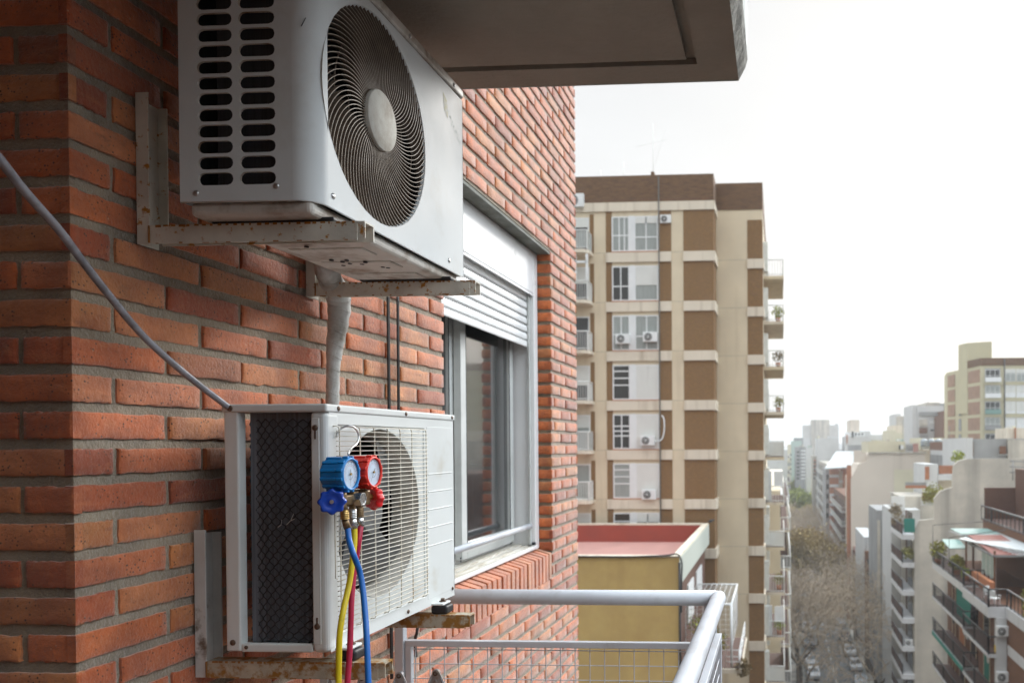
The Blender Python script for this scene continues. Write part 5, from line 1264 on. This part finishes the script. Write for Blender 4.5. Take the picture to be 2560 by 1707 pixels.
def sideblock(name, label, Y0, Y1, xf, ztop, mt, side=1, D=14, bal=None, wins=None):
    """building along the street: facade in plane X=xf (side=+1: right side of the street)"""
    b_ = thing(name, (xf, Y0, 0), label, 'building'); q = MB(); q.box(xf, Y0, 0, xf + side*D, Y1, ztop); q.build('wall', M[mt], b_)
    z = ztop - 3.0; k = 0
    while z > 2:
        if bal:
            m_, dep = bal; q = MB(); q.box(xf - side*dep, Y0 + .4, z - .15, xf, Y1 - .6, z); bo = q.build('balcony', M[m_], b_); q = MB(); q.box(xf - side*(dep - .08), Y0 + .5, z, xf - side*.001, Y1 - .7, z + .02); q.build('floor', M['terrfl'], bo)
            if z > 6: rail_box(bo, *( (xf, xf - side*dep + .05) if side < 0 else (xf - dep + .05, xf)), Y0 + .45, Y1 - .65, z, .95, 'railing_w', 'railing', .2, 'fs' if side < 0 else 'fw', .03, ('greycon' if k % 3 == 1 else None))
        n_ = max(2, int((Y1-Y0)/5))
        for i in range(n_):
            y = Y0 + (Y1-Y0)*(i + .3)/n_; q = MB(); q.box(xf - side*.05, y, z, xf - side*.001, y + 1.8, z + 2.0); q.build('window', M['bgglass'], b_)
        z -= 2.9; k += 1
    return b_
block('grey_pier_building', 'narrow raw grey concrete wall standing left of the dark railed balconies', 110, [(2192,2227,1275)], 'greycon', [('s',2194,1300,2200,1600,'greywall','pier_strip')], D=10)
block('brown_narrow_building', 'narrow brown building with white slanted roof left of the grey concrete wall', 122, [(2163,2192,1378,'brownbrick'),(2160,2193,1342,'whitewall',1.0)], 'brownbrick', [('g',2165,2190,1390,1600,2,7,'bgglass',.5,.5)])
block('pink_house', 'small pinkish house low between the bare trees and the beige wall', 146, [(2136,2166,1380,'redbrick'),(2140,2160,1372,'pinkroof',-.5)], 'pinkroof', [('g',2142,2160,1390,1480,2,3,'bgwhite',.5,.4)])
# beige party wall
t = thing('beige_wall_building', (14, 150, 0), 'very large blank beige party wall in the middle of the right skyline', 'building')
pts = [(2127,1700),(2127,1196),(2141,1172),(2146,1160),(2166,1153),(2170,1133),(2313,1131),(2313,1700)]
q = MB(); P = [at(a, b_, Y=150) for a, b_ in pts]; P = [(p.x, p.z) for p in P]; P[0] = (P[1][0], 0); P[-1] = (P[-2][0], 0); q.prism(P, 'Y', 150, 162); q.build('wall', M['beige'], t)
flat(t, 'repainted_patch', 2235, 1173, 2313, 1235, 150, 'paleyel', .03, .0)
flat(t, 'coping', 2170, 1129, 2314, 1133, 150, 'greywall', .3, .0)
flat(t, 'roof_room', 2134, 1130, 2166, 1156, 151, 'beige', .1); flat(t, 'corner_brick', 2118, 1162, 2128, 1700, 150.5, 'orange', .2)
block('yellow_long_house', 'long low pale yellow wall just above the beige party wall', 166, [(2171,2263,1103),(2263,2296,1108,'whitewall'),(2283,2296,1108,'pinkroof',-.3)], 'paleyel', [('s',2247,1112,2251,1123,'bgglass','window'),('s',2251,1112,2259,1123,'bgwhite','window_frame'),('s',2265,1112,2280,1122,'greycon','roof_tank')])
block('tank_building', 'beige building carrying three round steel water tanks', 172, [(2296,2358,1124,'beige'),(2301,2307,1094,'paleyel'),(2353,2358,1094,'paleyel')], 'beige', [('s',2302,1115,2354,1121,'bgwhite','tank_shelf'),('s',2306,1121,2352,1123,'greycon','painted_shadow'),('s',2337,1134,2352,1148,'tealsheet','skylight')])  # thin grey strip paints the shadow under the tank shelf
for i in range(3):
    px = 2310.5 + 18.2*i; c = at(px, 1115, Y=171.4); q = MB(); q.lathe(c, (0,0,1), [(.0001,0),(.72,0),(.74,.5),(.70,.55),(.74,.6),(.74,1.2),(.6,1.45),(.0001,1.6)], 20)
    q.build('water_tank', M['tanktop']); tag(bpy.context.scene.objects['water_tank' + ('' if i == 0 else '.%03d' % i)], ('leftmost', 'middle', 'rightmost')[i] + ' of the three round steel water tanks on the beige roof', 'water tank', 'steel water tanks')
block('white_modern_building', 'white modern block with shaded balconies behind the three water tanks', 212, [(2294,2359,1014,'whitewall'),(2280,2295,1012,'whitewall',.5),(2316,2349,1006,'greywall'),(2349,2365,1008,'greycon',2)], 'whitewall',
      [('s',2298,1029,2354,1039,'greycon','roof_balcony'),('s',2298,1048,2318,1064,'greywall','balcony'),('s',2298,1069,2318,1083,'brownbrick','balcony'),('s',2326,1073,2334,1077,'bgglass','window'),('g',2322,2352,1050,1060,2,1,'bgwhite',.8,.6),('g',2338,2352,1072,1079,1,1,'bgwhite',.9,.6),('s',2298,1088,2320,1094,'greycon','balcony')])
block('red_brick_building', 'red brick block between the white modern block and the tall olive tower', 200, [(2359,2410,1036,'brownbrick'),(2366,2387,1025,'brownbrick',1)], 'orange', [('s',2388,1060,2407,1072,'bgwhite','balcony'),('s',2388,1082,2407,1092,'bgwhite','balcony'),('s',2390,1063,2405,1068,'bgglass','window'),('s',2390,1084,2405,1088,'bgglass','window'),('s',2369,1081,2383,1102,'bgwhite','white_hut'),('s',2380,1064,2387,1072,'bgwhite','roof_tank')])
block('roofs_cluster', 'low ochre and white roofs below the red brick block', 150, [(2368,2412,1112,'paleyel'),(2360,2372,1104,'brownbrick'),(2362,2412,1126,'whitewall',-2),(2362,2402,1138,'greycon',-4)], 'paleyel', [('s',2364,1126,2410,1137,'sheet','sheet_roof'),('s',2364,1143,2381,1157,'frost','awning')])
# tall olive tower
t = thing('olive_tower', (33, 140, 0), 'tall olive and brown brick apartment tower with teal balcony, right photo edge', 'apartment building')
Yt = 140; F = lambda px, py: at(px, py, Y=Yt)
q = MB(); a = F(2452, 895); 
q.prism([(a.x, Yt), (F(2760,895).x, Yt), (F(2760,895).x, Yt + 25), (F(2409,920).x + 1.2, Yt + 22), (F(2409, 920).x, Yt + 14)], 'Z', 0, F(2452, 913).z); q.build('wall', M['olive'], t)
q = MB(); q.prism([(a.x, Yt - .1), (F(2760,895).x, Yt - .1), (F(2760,895).x, Yt + .6), (a.x + .3, Yt + .6), (F(2436, 920).x + .3, Yt + 5.5), (F(2436, 920).x - .1, Yt + 5.2)], 'Z', F(2452, 914).z, F(2452, 895).z); q.build('parapet', M['tan_dk'], t)
q = MB(); x0, x1 = F(2435, 900).x, F(2492, 900).x; q.prism([(x0, Yt + 5.0), (x1, Yt + 3.2), (x1, Yt + 9), (x0 - .6, Yt + 9), (F(2422,900).x, Yt + 8)], 'Z', F(2452, 914).z - 8, F(2452, 853).z + .35); q.build('roof_house', M['olive'], t)
nf = 7; fl = (1121 - 913)/5.0
for j in range(nf):
    yb = 954.5 + 40.2*j
    flat(t, 'floor_band', 2461, yb, 2760, yb + 8, Yt, 'olive', .15, .0)
    flat(t, 'balcony_recess', 2462, yb - 34, 2501, yb, Yt, 'greycon', .02, .0)
    wx(t, 2463, yb - 31, 2500, yb, Yt - .08, 'curtain' if j % 2 else 'bgglass', mull=(.33,.66), trans=(.5,))
    flat(t, 'balcony_front', 2463, yb - 12, 2503, yb, Yt - .9, ('bgwhite','bgwhite','tealsheet','greycon','bgwhite','bgwhite','bgwhite')[j], .06)
    for px0 in (2513, 2541): wx(t, px0, yb - 32, px0 + 26, yb - 1, Yt - .04, ('curtain','bgwhite','bgwhite','bgwhite')[j % 4], mull=(.5,), trans=(.6,), shut=(.1,.3,.6,.8)[(j + px0) % 4])
    # obliquely seen left face: brick panels and narrow dark slits
    for (xa, ya, xb, yb2, m_) in ((a.x - .02, Yt + .3, F(2436,920).x + .1, Yt + 5.0, 'sidebrick'), (F(2420,920).x, Yt + 10.2, F(2411,920).x, Yt + 13.4, 'sidebrick'), (F(2428,920).x, Yt + 7.6, F(2425,920).x, Yt + 8.6, 'greycon')):
        zt = F(2452, yb - 32).z; zb_ = F(2452, yb).z; q = MB()
        n_ = Vector((yb2 - ya, -(xb - xa), 0)).normalized()*-1; n_ = n_ if n_.x < 0 else -n_
        q.add([(xa + n_.x*.06, ya + n_.y*.06, zb_), (xb + n_.x*.06, yb2 + n_.y*.06, zb_), (xb + n_.x*.06, yb2 + n_.y*.06, zt), (xa + n_.x*.06, ya + n_.y*.06, zt), (xa, ya, zb_), (xb, yb2, zb_), (xb, yb2, zt), (xa, ya, zt)], [(0,1,2,3),(4,7,6,5),(0,4,5,1),(3,2,6,7),(0,3,7,4),(1,5,6,2)])
        q.build('side_panel', M[m_], t)
q = MB(); q.tube([F(2510, 895) + Vector((0,-.3,0)), F(2511, 1120) + Vector((0,-.3,0))], .1, 6); q.build('drain_pipe', M['blackiron'], t)
q = MB(); c = F(2459, 852); q.tube([c + Vector((0,5,-1)), c + Vector((0,5,4.5))], .03, 4); q.lathe(c + Vector((0,5,1.2)), (0,0,1), [(.0001,0),(.14,.1),(.0001,.25)], 8); q.tube([c + Vector((-.5,5,4.4)), c + Vector((.5,5,4.4))], .02, 4)
q.build('roof_mast', M['railing_w']); tag(bpy.context.scene.objects['roof_mast'], 'thin aerial mast with a small knob on the olive tower roof house', 'aerial')
block('grey_roof_building', 'long stained grey roof building in front of the olive tower base', 96, [(2428,2760,1096,'greycon'),(2417,2432,1094,'whitewall',-.5),(2521,2760,1098,'greywall',-.6)], 'greycon', [('s',2498,1115,2514,1136,'brownbrick','shutter'),('s',2498,1134,2520,1137,'bgwhite','ledge'),('s',2424,1104,2432,1140,'brownbrick','door')])
block('beige_roof_box', 'plain beige roof box with a round lamp in front of the olive tower windows', 100, [(2515,2760,1069,'cream_lt')], 'cream_lt', [('s',2536,1069,2538,1096,'orange','corner_pipe')], D=5)
q = MB()
for py in (1152, 1166, 1180): q.tube([at(2524, py, Y=80), at(2700, py + 6, Y=80)], .05, 5)
for px in (2532, 2600, 2660): q.tube([at(px, 1150, Y=80), at(px, 1200, Y=80)], .06, 5)
q.build('tube_fence', M['greycon']); tag(bpy.context.scene.objects['tube_fence'], 'grey tube railing on the wall top at the right photo edge', 'railing')
# mid skyline
block('ochre_stepped_building', 'stepped ochre and grey building left of the white modern block', 236, [(2221,2282,1082,'paleyel'),(2233,2262,1063,'cream_lt',1),(2243,2282,1040,'greywall',3),(2239,2253,1034,'whitewall',5),(2222,2240,1075,'paleyel',-1)], 'paleyel', [('s',2238,1097,2294,1103,'frost','blue_roof'),('g',2256,2278,1046,1072,2,2,'bgglass',.5,.4)])
block('white_roof_houses', 'jumble of white roof houses with a beige lift tower, centre of the skyline', 255, [(2114,2178,1090,'whitewall'),(2126,2149,1049,'beige',4),(2120,2162,1080,'bgwhite',1),(2150,2176,1077,'whitewall',2),(2176,2212,1086,'whitewall',6),(2180,2205,1100,'paleyel',-2)], 'whitewall', [('s',2129,1078,2134,1092,'bgglass','window'),('s',2116,1086,2119,1108,'orange','brick_edge'),('g',2136,2160,1080,1090,3,1,'bgglass',.4,.6)])
block('slope_roof_building', 'building with sloping white sheet roof and orange banded front above the trees', 205, [(2075,2097,1170,'orange'),(2097,2130,1178,'cream_lt',.5),(2107,2118,1170,'orange',-.5),(2064,2075,1172,'greycon',3)], 'orange',
      [('s',2074,y_,2097,y_+7,'balslab','floor_band') for y_ in (1186,1210,1233,1257,1281)] + [('s',2098,y_,2112,y_+6,'bgwhite','balcony') for y_ in (1200,1222,1246,1268,1290)] + [('g',2064,2074,1180,1300,1,5,'bgglass',.6,.5)])
q = MB(); P = [at(2062,1170,Y=200), at(2136,1165,Y=200), at(2136,1128,Y=216), at(2090,1128,Y=216)]; q.add([p for p in P] + [p - Vector((0,0,.3)) for p in P], [(0,1,2,3),(7,6,5,4),(0,4,5,1),(1,5,6,2),(2,6,7,3),(3,7,4,0)]); q.build('sheet_roof', M['sheet'], bpy.context.scene.objects['slope_roof_building'])
flat(bpy.context.scene.objects['slope_roof_building'], 'grey_dormer', 2120, 1112, 2160, 1126, 214, 'greycon', .5); flat(bpy.context.scene.objects['slope_roof_building'], 'beige_box', 2134, 1125, 2166, 1155, 204, 'beige', .5)
block('pale_blue_wall_building', 'pale blue grey blank wall left of the sloping sheet roof', 262, [(2042,2097,1095,'whitewall'),(2032,2042,1140,'greywall',1)], 'whitewall', [('g',2033,2041,1146,1190,1,5,'orange',.7,.4),('g',2033,2041,1150,1200,1,5,'bgglass',.6,.4)])
block('narrow_white_wall_building', 'narrow white blank wall between balcony block and pale blue wall', 285, [(2016,2032,1118,'whitewall')], 'whitewall', [('g',2018,2030,1112,1120,3,1,'frost',.7,.6)])
block('grey_balcony_block', 'slim grey block with white balconies beyond the street trees', 318, [(1988,2016,1116,'greycon')], 'greycon', [('g',1990,2000,1125,1200,1,8,'bgglass',.6,.5),('g',2002,2014,1122,1200,1,9,'bgwhite',.9,.35)])
block('green_topped_block', 'cream block with light green roof band at the far end of the street', 345, [(1969,2003,1110,'paleyel'),(1978,2004,1102,'frost',-.3),(1985,2008,1094,'greycon',4)], 'paleyel', [('s',1979,1104,2003,1111,'leafb_wall','green_band')] if False else [('g',1972,1982,1130,1190,1,5,'bgglass',.3,.4)])
block('far_white_tower', 'broad pale tower with raised middle on the far skyline', 470, [(2007,2097,1062,'whitewall'),(2028,2074,1049,'greywall',-1)], 'whitewall', [('g',2009,2027,1064,1094,1,6,'greywall',.95,.3),('g',2076,2095,1064,1090,1,5,'greywall',.95,.3),('g',2032,2050,1054,1096,2,7,'bgglass',.5,.45),('g',2054,2072,1054,1096,2,7,'curtain',.5,.45)])
for i, (px, py, h_, lb) in enumerate(((2126, 1078, 10, 'tall thin mast on the white roof houses, left one'), (2179, 1088, 24, 'very tall faint mast right of the white roof houses'), (2163, 1078, 8, 'short faint aerial right of the beige lift tower'))):
    c = at(px, py, Y=262); q = MB(); q.tube([c - Vector((0,0,1)), c + Vector((0,0,h_*.6))], .05, 4); q.tube([c + Vector((-.4,0,h_*.5)), c + Vector((.4,0,h_*.5))], .04, 4); q.build('roof_mast', M['railing_w']); tag(bpy.context.scene.objects['roof_mast.%03d' % (i+1)], lb, 'aerial')
# left side of the street beyond the cream tower
sideblock('street_front_building', 'cream street front with stacked white balconies directly beyond the cream tower', 60, 84, 1.55, 29.5, 'cream', -1, 12, ('cream_lt', .7))
sideblock('street_front_building', 'second street front beyond the cream tower, hardly showing behind the bare trees', 88, 120, 1.9, 26.5, 'whitewall', -1, 12, ('greywall', .7))
sideblock('street_front_building', 'third street front on the left, far down the street', 124, 190, 2.2, 27.0, 'beige', -1, 12, ('greycon', .8))
sideblock('street_front_building', 'fourth street front on the left past the cross street', 290, 330, 4.5, 31.0, 'whitewall', -1, 14, ('whitewall', 1.0))
sideblock('street_front_building', 'brown street front on the right hidden behind the bare trees', 165, 203, 15.2, 22.0, 'brownbrick', 1, 14, ('bgwhite', 1.0))
sideblock('street_front_building', 'grey street front on the right with many balconies above the green trees', 218, 262, 14.4, 27.5, 'greywall', 1, 14, ('whitewall', 1.0))
# far city mass
random.seed(99); fc = MB()
for i in range(420):
    y = random.uniform(520, 1900); x = random.uniform(-250, 900)*(y/1200) ; w_ = random.uniform(12, 38); h_ = random.uniform(12, 30) + (random.random() < .12)*random.uniform(4, 16)
    if -4 < x < 18 and y < 700: continue
    fc.box(x, y, 0, x + w_, y + random.uniform(10, 25), h_, 0 if random.random() < .6 else 1)
    if random.random() < .5: fc.box(x + w_*.3, y + 2, h_, x + w_*.6, y + 8, h_ + 2.5, 1)
    for q_ in range(6): fc.box(x + w_*.08, y - .2, h_ - 2.6 - 2.9*q_, x + w_*random.uniform(.4, .95), y, h_ - 1.4 - 2.9*q_, 3)
for i in range(150):
    y = random.uniform(170, 520); x = random.uniform(30, 46) + (y-170)*random.uniform(.08, .5); w_ = random.uniform(10, 24); h_ = random.uniform(14, 27)
    fc.box(x, y, 0, x + w_, y + random.uniform(8, 14), h_, random.choice((0, 1, 2)))
    for q_ in range(5):
        for r_ in range(4): fc.box(x + w_*(.1 + .22*r_), y - .1, h_ - 2.6 - 2.9*q_, x + w_*(.1 + .22*r_) + 1.5, y, h_ - 1.2 - 2.9*q_, 3)
    fc.box(x + w_*.2, y + 2, h_, x + w_*.2 + 3, y + 5, h_ + random.uniform(1, 3), 1)
o = fc.build('distant_city', [M['whitewall'], M['beige'], M['brownbrick'], M['bgglass']]); o['kind'] = 'stuff'

for y0, y1, z1, lb in ((-70, -18, 40, 'unseen opposite row building added behind the camera for shade'), (-17, 29.5, 37, 'unseen opposite row building added beside the brown brick block for shade')):  # out of view; heights set to block low sky from the balcony
    o_ = thing('added_opposite_building', (16, y0, 0), lb, 'building', 'added buildings across the street'); q = MB(); q.box(15.4, y0, 0, 30, y1, z1); q.build('wall', M['brownbrick'], o_)
    for k in range(10): q = MB(); q.box(14.2, y0 + 1, z1 - 3.2 - 2.9*k, 15.4, y1 - 1, z1 - 2.2 - 2.9*k); q.build('balcony', M['balslab'], o_)

# ================================================================ trees
def tree_mesh(seed, H, spread, leafm=None, leafn=0, depth=7, twig=.028, lean=(0,0)):
    """bare tree at the origin: thing > trunk, crown (and leaves)"""
    random.seed(seed); root = bpy.data.objects.new('street_tree', None); COL.objects.link(root)
    tr, cr = MB(), MB(); tips = []
    def grow(p, d, L, r, lev):
        n_ = 3 if lev < 3 else 2; pts = [p]; q = p; dd = d
        for i in range(n_):
            dd = (dd + Vector((random.gauss(0,.13), random.gauss(0,.13), random.gauss(0,.07) + (.05 if lev < 4 else -.01)))).normalized(); q = q + dd*L/n_; pts.append(q)
        r1 = max(twig, r*.66); (tr if lev < 2 else cr).tube(pts, [r + (r1-r)*i/n_ for i in range(n_+1)], 7 if lev < 2 else (5 if lev < 4 else 3), 0, False)
        if lev >= depth: tips.append(q); return
        nk = 3 if lev in (0, 2) else random.choice((2, 3, 3)) if lev < 4 else random.choice((2, 2, 3))
        az0 = random.uniform(0, 6.28)
        for k in range(nk):
            a = az0 + 6.28*k/nk + random.uniform(-.5, .5); up = dd; s_ = up.cross(Vector((math.cos(a), math.sin(a), .31))).normalized(); t_ = random.uniform(.30, .62)*spread
            nd_ = (up*math.cos(t_) + s_*math.sin(t_)).normalized(); grow(q, nd_, (H*.235 if lev == 0 else L)*random.uniform(.68, .88), r1*random.uniform(.66, .88), lev + 1)
        if lev >= 3 and random.random() < .6:
            m_ = pts[1]; s_ = dd.cross(Vector((random.gauss(0,1), random.gauss(0,1), random.gauss(0,1)))).normalized(); grow(m_, (dd*.5 + s_).normalized(), L*.6, r1*.6, lev + 2 if lev + 2 <= depth else depth)
    grow(Vector((0,0,0)), Vector((lean[0], lean[1], 1)).normalized(), H*.17, H*.016, 0)
    tr.build('trunk', M['bark'], root); cr.build('crown', M['twig'], root)
    if leafm:
        lv = MB()
        for i in range(leafn):
            p = random.choice(tips) + Vector((random.gauss(0,.45), random.gauss(0,.45), random.gauss(0,.45))); a = Vector((random.gauss(0,1), random.gauss(0,1), random.gauss(0,1))).normalized(); s_ = a.cross(Vector((.3,.6,.7))).normalized(); k = random.uniform(.07, .15)*(1.7 if leafn > 5000 else 1)
            lv.add([p - a*k, p + s_*k*.7, p + a*k, p - s_*k*.7], [(0,1,2,3)], 0, False)
        lv.build('leaves', M[leafm], root)
    return root
M['twig'] = mat('twig_bark', (.40,.315,.225), .95, .25, .5)
protos = [tree_mesh(1, 20, 1.12, 'leafc', 300), tree_mesh(5, 19, 1.25, 'leafc', 200), tree_mesh(9, 20.5, 1.05, 'leafc', 120)]
dense = tree_mesh(14, 14, 1.0, 'leafd', 20000, 6); green = tree_mesh(17, 15, 1.05, 'leafa', 26000, 6); olive = tree_mesh(23, 13, 1.05, 'leafb', 22000, 6)
used = set()
HT = {}
def plant(pr_, x, y, rz, ht, lb, grp, wide=1.0):
    if pr_.name not in HT: HT[pr_.name] = max(v.co.z for c_ in kids(pr_) for v in c_.data.vertices)
    s_ = ht/HT[pr_.name]
    o = pr_ if pr_.name not in used else copy_tree(pr_)
    used.add(pr_.name); o.location = (x, y, .1); o.rotation_euler = (0, 0, rz); o.scale = (s_*wide, s_*wide, s_); tag(o, lb, 'tree', grp); return o
bare = [(4.4,94,1.9,15,2,'bare tree at the bottom edge by the left kerb, only its top in view'), (3.9,106,0,16,0,'bare tree with dark trunk at the left kerb, nearest full one'), (13.2,99,1.1,16,1,'bare tree rising from the bottom edge at the right kerb'), (4.1,124,2.0,12.5,2,'second bare tree along the left kerb'), (14.3,116,2.7,15,0,'bare tree in front of the grey concrete wall'), (4.0,141,3.9,11.5,1,'third bare tree along the left kerb'), (14.2,134,.5,13.5,2,'bare tree at the right kerb before the pink house'), (14.4,153,5.0,13,1,'bare tree at the right kerb beside the beige wall'), (14.2,172,1.5,13.5,0,'bare tree under the left edge of the beige wall'), (4.2,195,2.4,13,2,'bare tree at the left kerb behind the brownish leafy tree'), (14.0,192,3.3,13,1,'bare tree below the orange banded front'), (14.0,214,4.4,13,2,'far bare tree at the right kerb'), (4.2,218,.9,13,0,'far bare tree at the left kerb'), (4.4,243,2.9,14,1,'bare tree at the left kerb near the green trees'), (13.9,238,5.6,14,0,'last bare tree at the right kerb before the crossing')]
for x, y, rz, s_, k, lb in bare: plant(protos[k], x, y, rz, s_*1.12, lb, 'bare street trees', 1.28)
plant(dense, 5.2, 160, 0, 17.3, 'rounded brownish leafy tree on the left side of the street', None, 1.15)
plant(green, 9.5, 282, 0, 18, 'large green tree at the far end of the street', None, 1.7); plant(green, 4.0, 292, 2.0, 16.5, 'second green tree, leftmost at the far end of the street', None, 1.4); plant(olive, 11.0, 335, 1, 20, 'yellowish green tree right behind the large green tree', None, 1.2)
plant(dense, 3.2, 262, 2.2, 14.5, 'brown leafy tree left below the green trees', None); plant(dense, 12.5, 268, 4, 13.5, 'brown leafy tree right below the green trees', None)
for o in list(protos) + [dense, green, olive]: pass

# ================================================================ cars
M['car_w'] = mat('white_car_paint', (.62,.63,.64), .25, .03, 1, coat=.6); M['car_g'] = mat('silver_car_paint', (.36,.38,.40), .25, .03, 1, metal=.4, coat=.6); M['car_d'] = mat('dark_car_paint', (.035,.04,.05), .25, .05, 1, coat=.8); M['car_r'] = mat('red_car_paint', (.30,.03,.03), .25, .05, 1, coat=.8)
M['tyre'] = mat('tyre', (.02,.02,.02), .9, .1, 5); M['lamp'] = mat('headlamp_glass', (.5,.5,.5), .15, .05, 5, coat=.5)
def car(paint):
    r_ = bpy.data.objects.new('parked_car', None); COL.objects.link(r_)
    side = [(-2.1,.35),(-2.12,.75),(-2.0,.88),(-1.05,.97),(-.45,1.40),(.85,1.45),(1.55,1.02),(2.05,.95),(2.12,.6),(2.1,.32)]
    b = MB(); secs = []
    for x, k, zt in ((-.86,.93,.0),(-.84,1,.0),(.84,1,.0),(.86,.93,.0)):
        secs.append([(x*(1 - .16*max(0, (z-.95))/.5), y*k, z) for y, z in side])
    n_ = len(side); vs = [p for s_ in secs for p in s_]
    b.add(vs, [(i*n_+j, (i+1)*n_+j, (i+1)*n_+(j+1) % n_, i*n_+(j+1) % n_) for i in range(3) for j in range(n_)] + [tuple(range(n_)), tuple(range(3*n_ + n_ - 1, 3*n_ - 1, -1))], 0, False)
    b.build('body', M[paint], r_, bevel=.03)
    g_ = MB(); g_.add([(-.70,-1.02,.985),(.70,-1.02,.985),(.66,-.50,1.375),(-.66,-.50,1.375)], [(0,1,2,3)]); g_.add([(-.66,.92,1.425),(.66,.92,1.425),(.72,1.5,1.07),(-.72,1.5,1.07)], [(0,1,2,3)])
    for sx in (-1, 1): g_.add([(sx*.862,-.95,1.0),(sx*.862,1.4,1.05),(sx*.775,.85,1.38),(sx*.775,-.45,1.36)], [(0,1,2,3)])
    for i in range(len(g_.v)): v = g_.v[i]; g_.v[i] = (v[0]*1.012, v[1]*1.004, v[2] + .02)
    g_.build('windows', M['bgglass'], r_)
    for sx in (-.80, .80):
        for y in (-1.32, 1.30): w_ = MB(); w_.cyl((sx - .1, y, .32), (1,0,0), .32, .2, 16); wo_ = w_.build('wheel', M['tyre'], r_); w_ = MB(); w_.cyl((sx + (.1 if sx > 0 else -.105), y, .32), (1,0,0), .19, .006, 12); w_.build('rim', M['car_g'], wo_)
    for sx in (-.62, .62): w_ = MB(); w_.rbox(sx - .16, -2.13, .66, sx + .16, -2.05, .80, .01); w_.build('headlight', M['lamp'], r_)
    return r_
cars = {k: car(k) for k in ('car_w', 'car_g', 'car_d', 'car_r')}; cu = set()
CL = [('car_w',6.2,113.5,'white car parked at the left kerb, closest to the bottom edge'),('car_g',6.2,120,'silver car parked behind the nearest white car, left kerb'),('car_d',6.2,131,'dark car parked at the left kerb'),('car_w',6.3,142,'second white car at the left kerb'),('car_g',6.2,150,'silver car at the left kerb among the branches'),('car_w',12.5,118,'white car at the right kerb near the bottom edge'),('car_w',12.4,126,'white car at the right kerb under the long bare branch'),('car_d',12.4,134,'dark car at the right kerb behind two white cars'),('car_g',12.5,110,'silver car at the right kerb by the bottom edge'),('car_g',12.4,147,'silver car farther up the right kerb'),('car_r',12.4,158,'red car at the right kerb'),('car_w',12.4,168,'white car at the right kerb below the beige wall'),('car_w',9.5,205,'white car driving in the middle of the street'),('car_g',6.3,172,'silver car at the left kerb by the brownish tree'),('car_w',6.4,250,'first of the white vehicles stopped near the crossing'),('car_w',8.4,254,'white car in the middle near the crossing'),('car_g',10.6,252,'silver car on the right lane near the crossing'),('car_w',12.3,222,'white car far along the right kerb'),('car_d',8.0,160,'dark car driving away on the left lane'),('car_w',9.8,181,'white car driving behind the dark one'),('car_d',6.2,190,'dark car far along the left kerb')]
for p_, x, y, lb in CL:
    o = cars[p_] if p_ not in cu else copy_tree(cars[p_]); cu.add(p_); o.location = (x, y, .01); o.rotation_euler = (0,0,random.uniform(-.03,.03)); tag(o, lb, 'car', 'cars in the street below')

# ================================================================ haze
hz = MB(); hz.box(-900, -60, -1.2, 1500, 2300, 75)
hm = bpy.data.materials.new('haze'); hm.use_nodes = True; ht = hm.node_tree; ht.nodes.clear()
ho_ = ht.nodes.new('ShaderNodeOutputMaterial'); hv = ht.nodes.new('ShaderNodeVolumePrincipled'); hv.inputs['Density'].default_value = .00055; hv.inputs['Color'].default_value = (.93,.95,.97,1); hv.inputs['Anisotropy'].default_value = 0.0
ht.links.new(hv.outputs[0], ho_.inputs['Volume'])
ho = hz.build('haze', hm); ho['kind'] = 'stuff'; ho.display_type = 'WIRE'
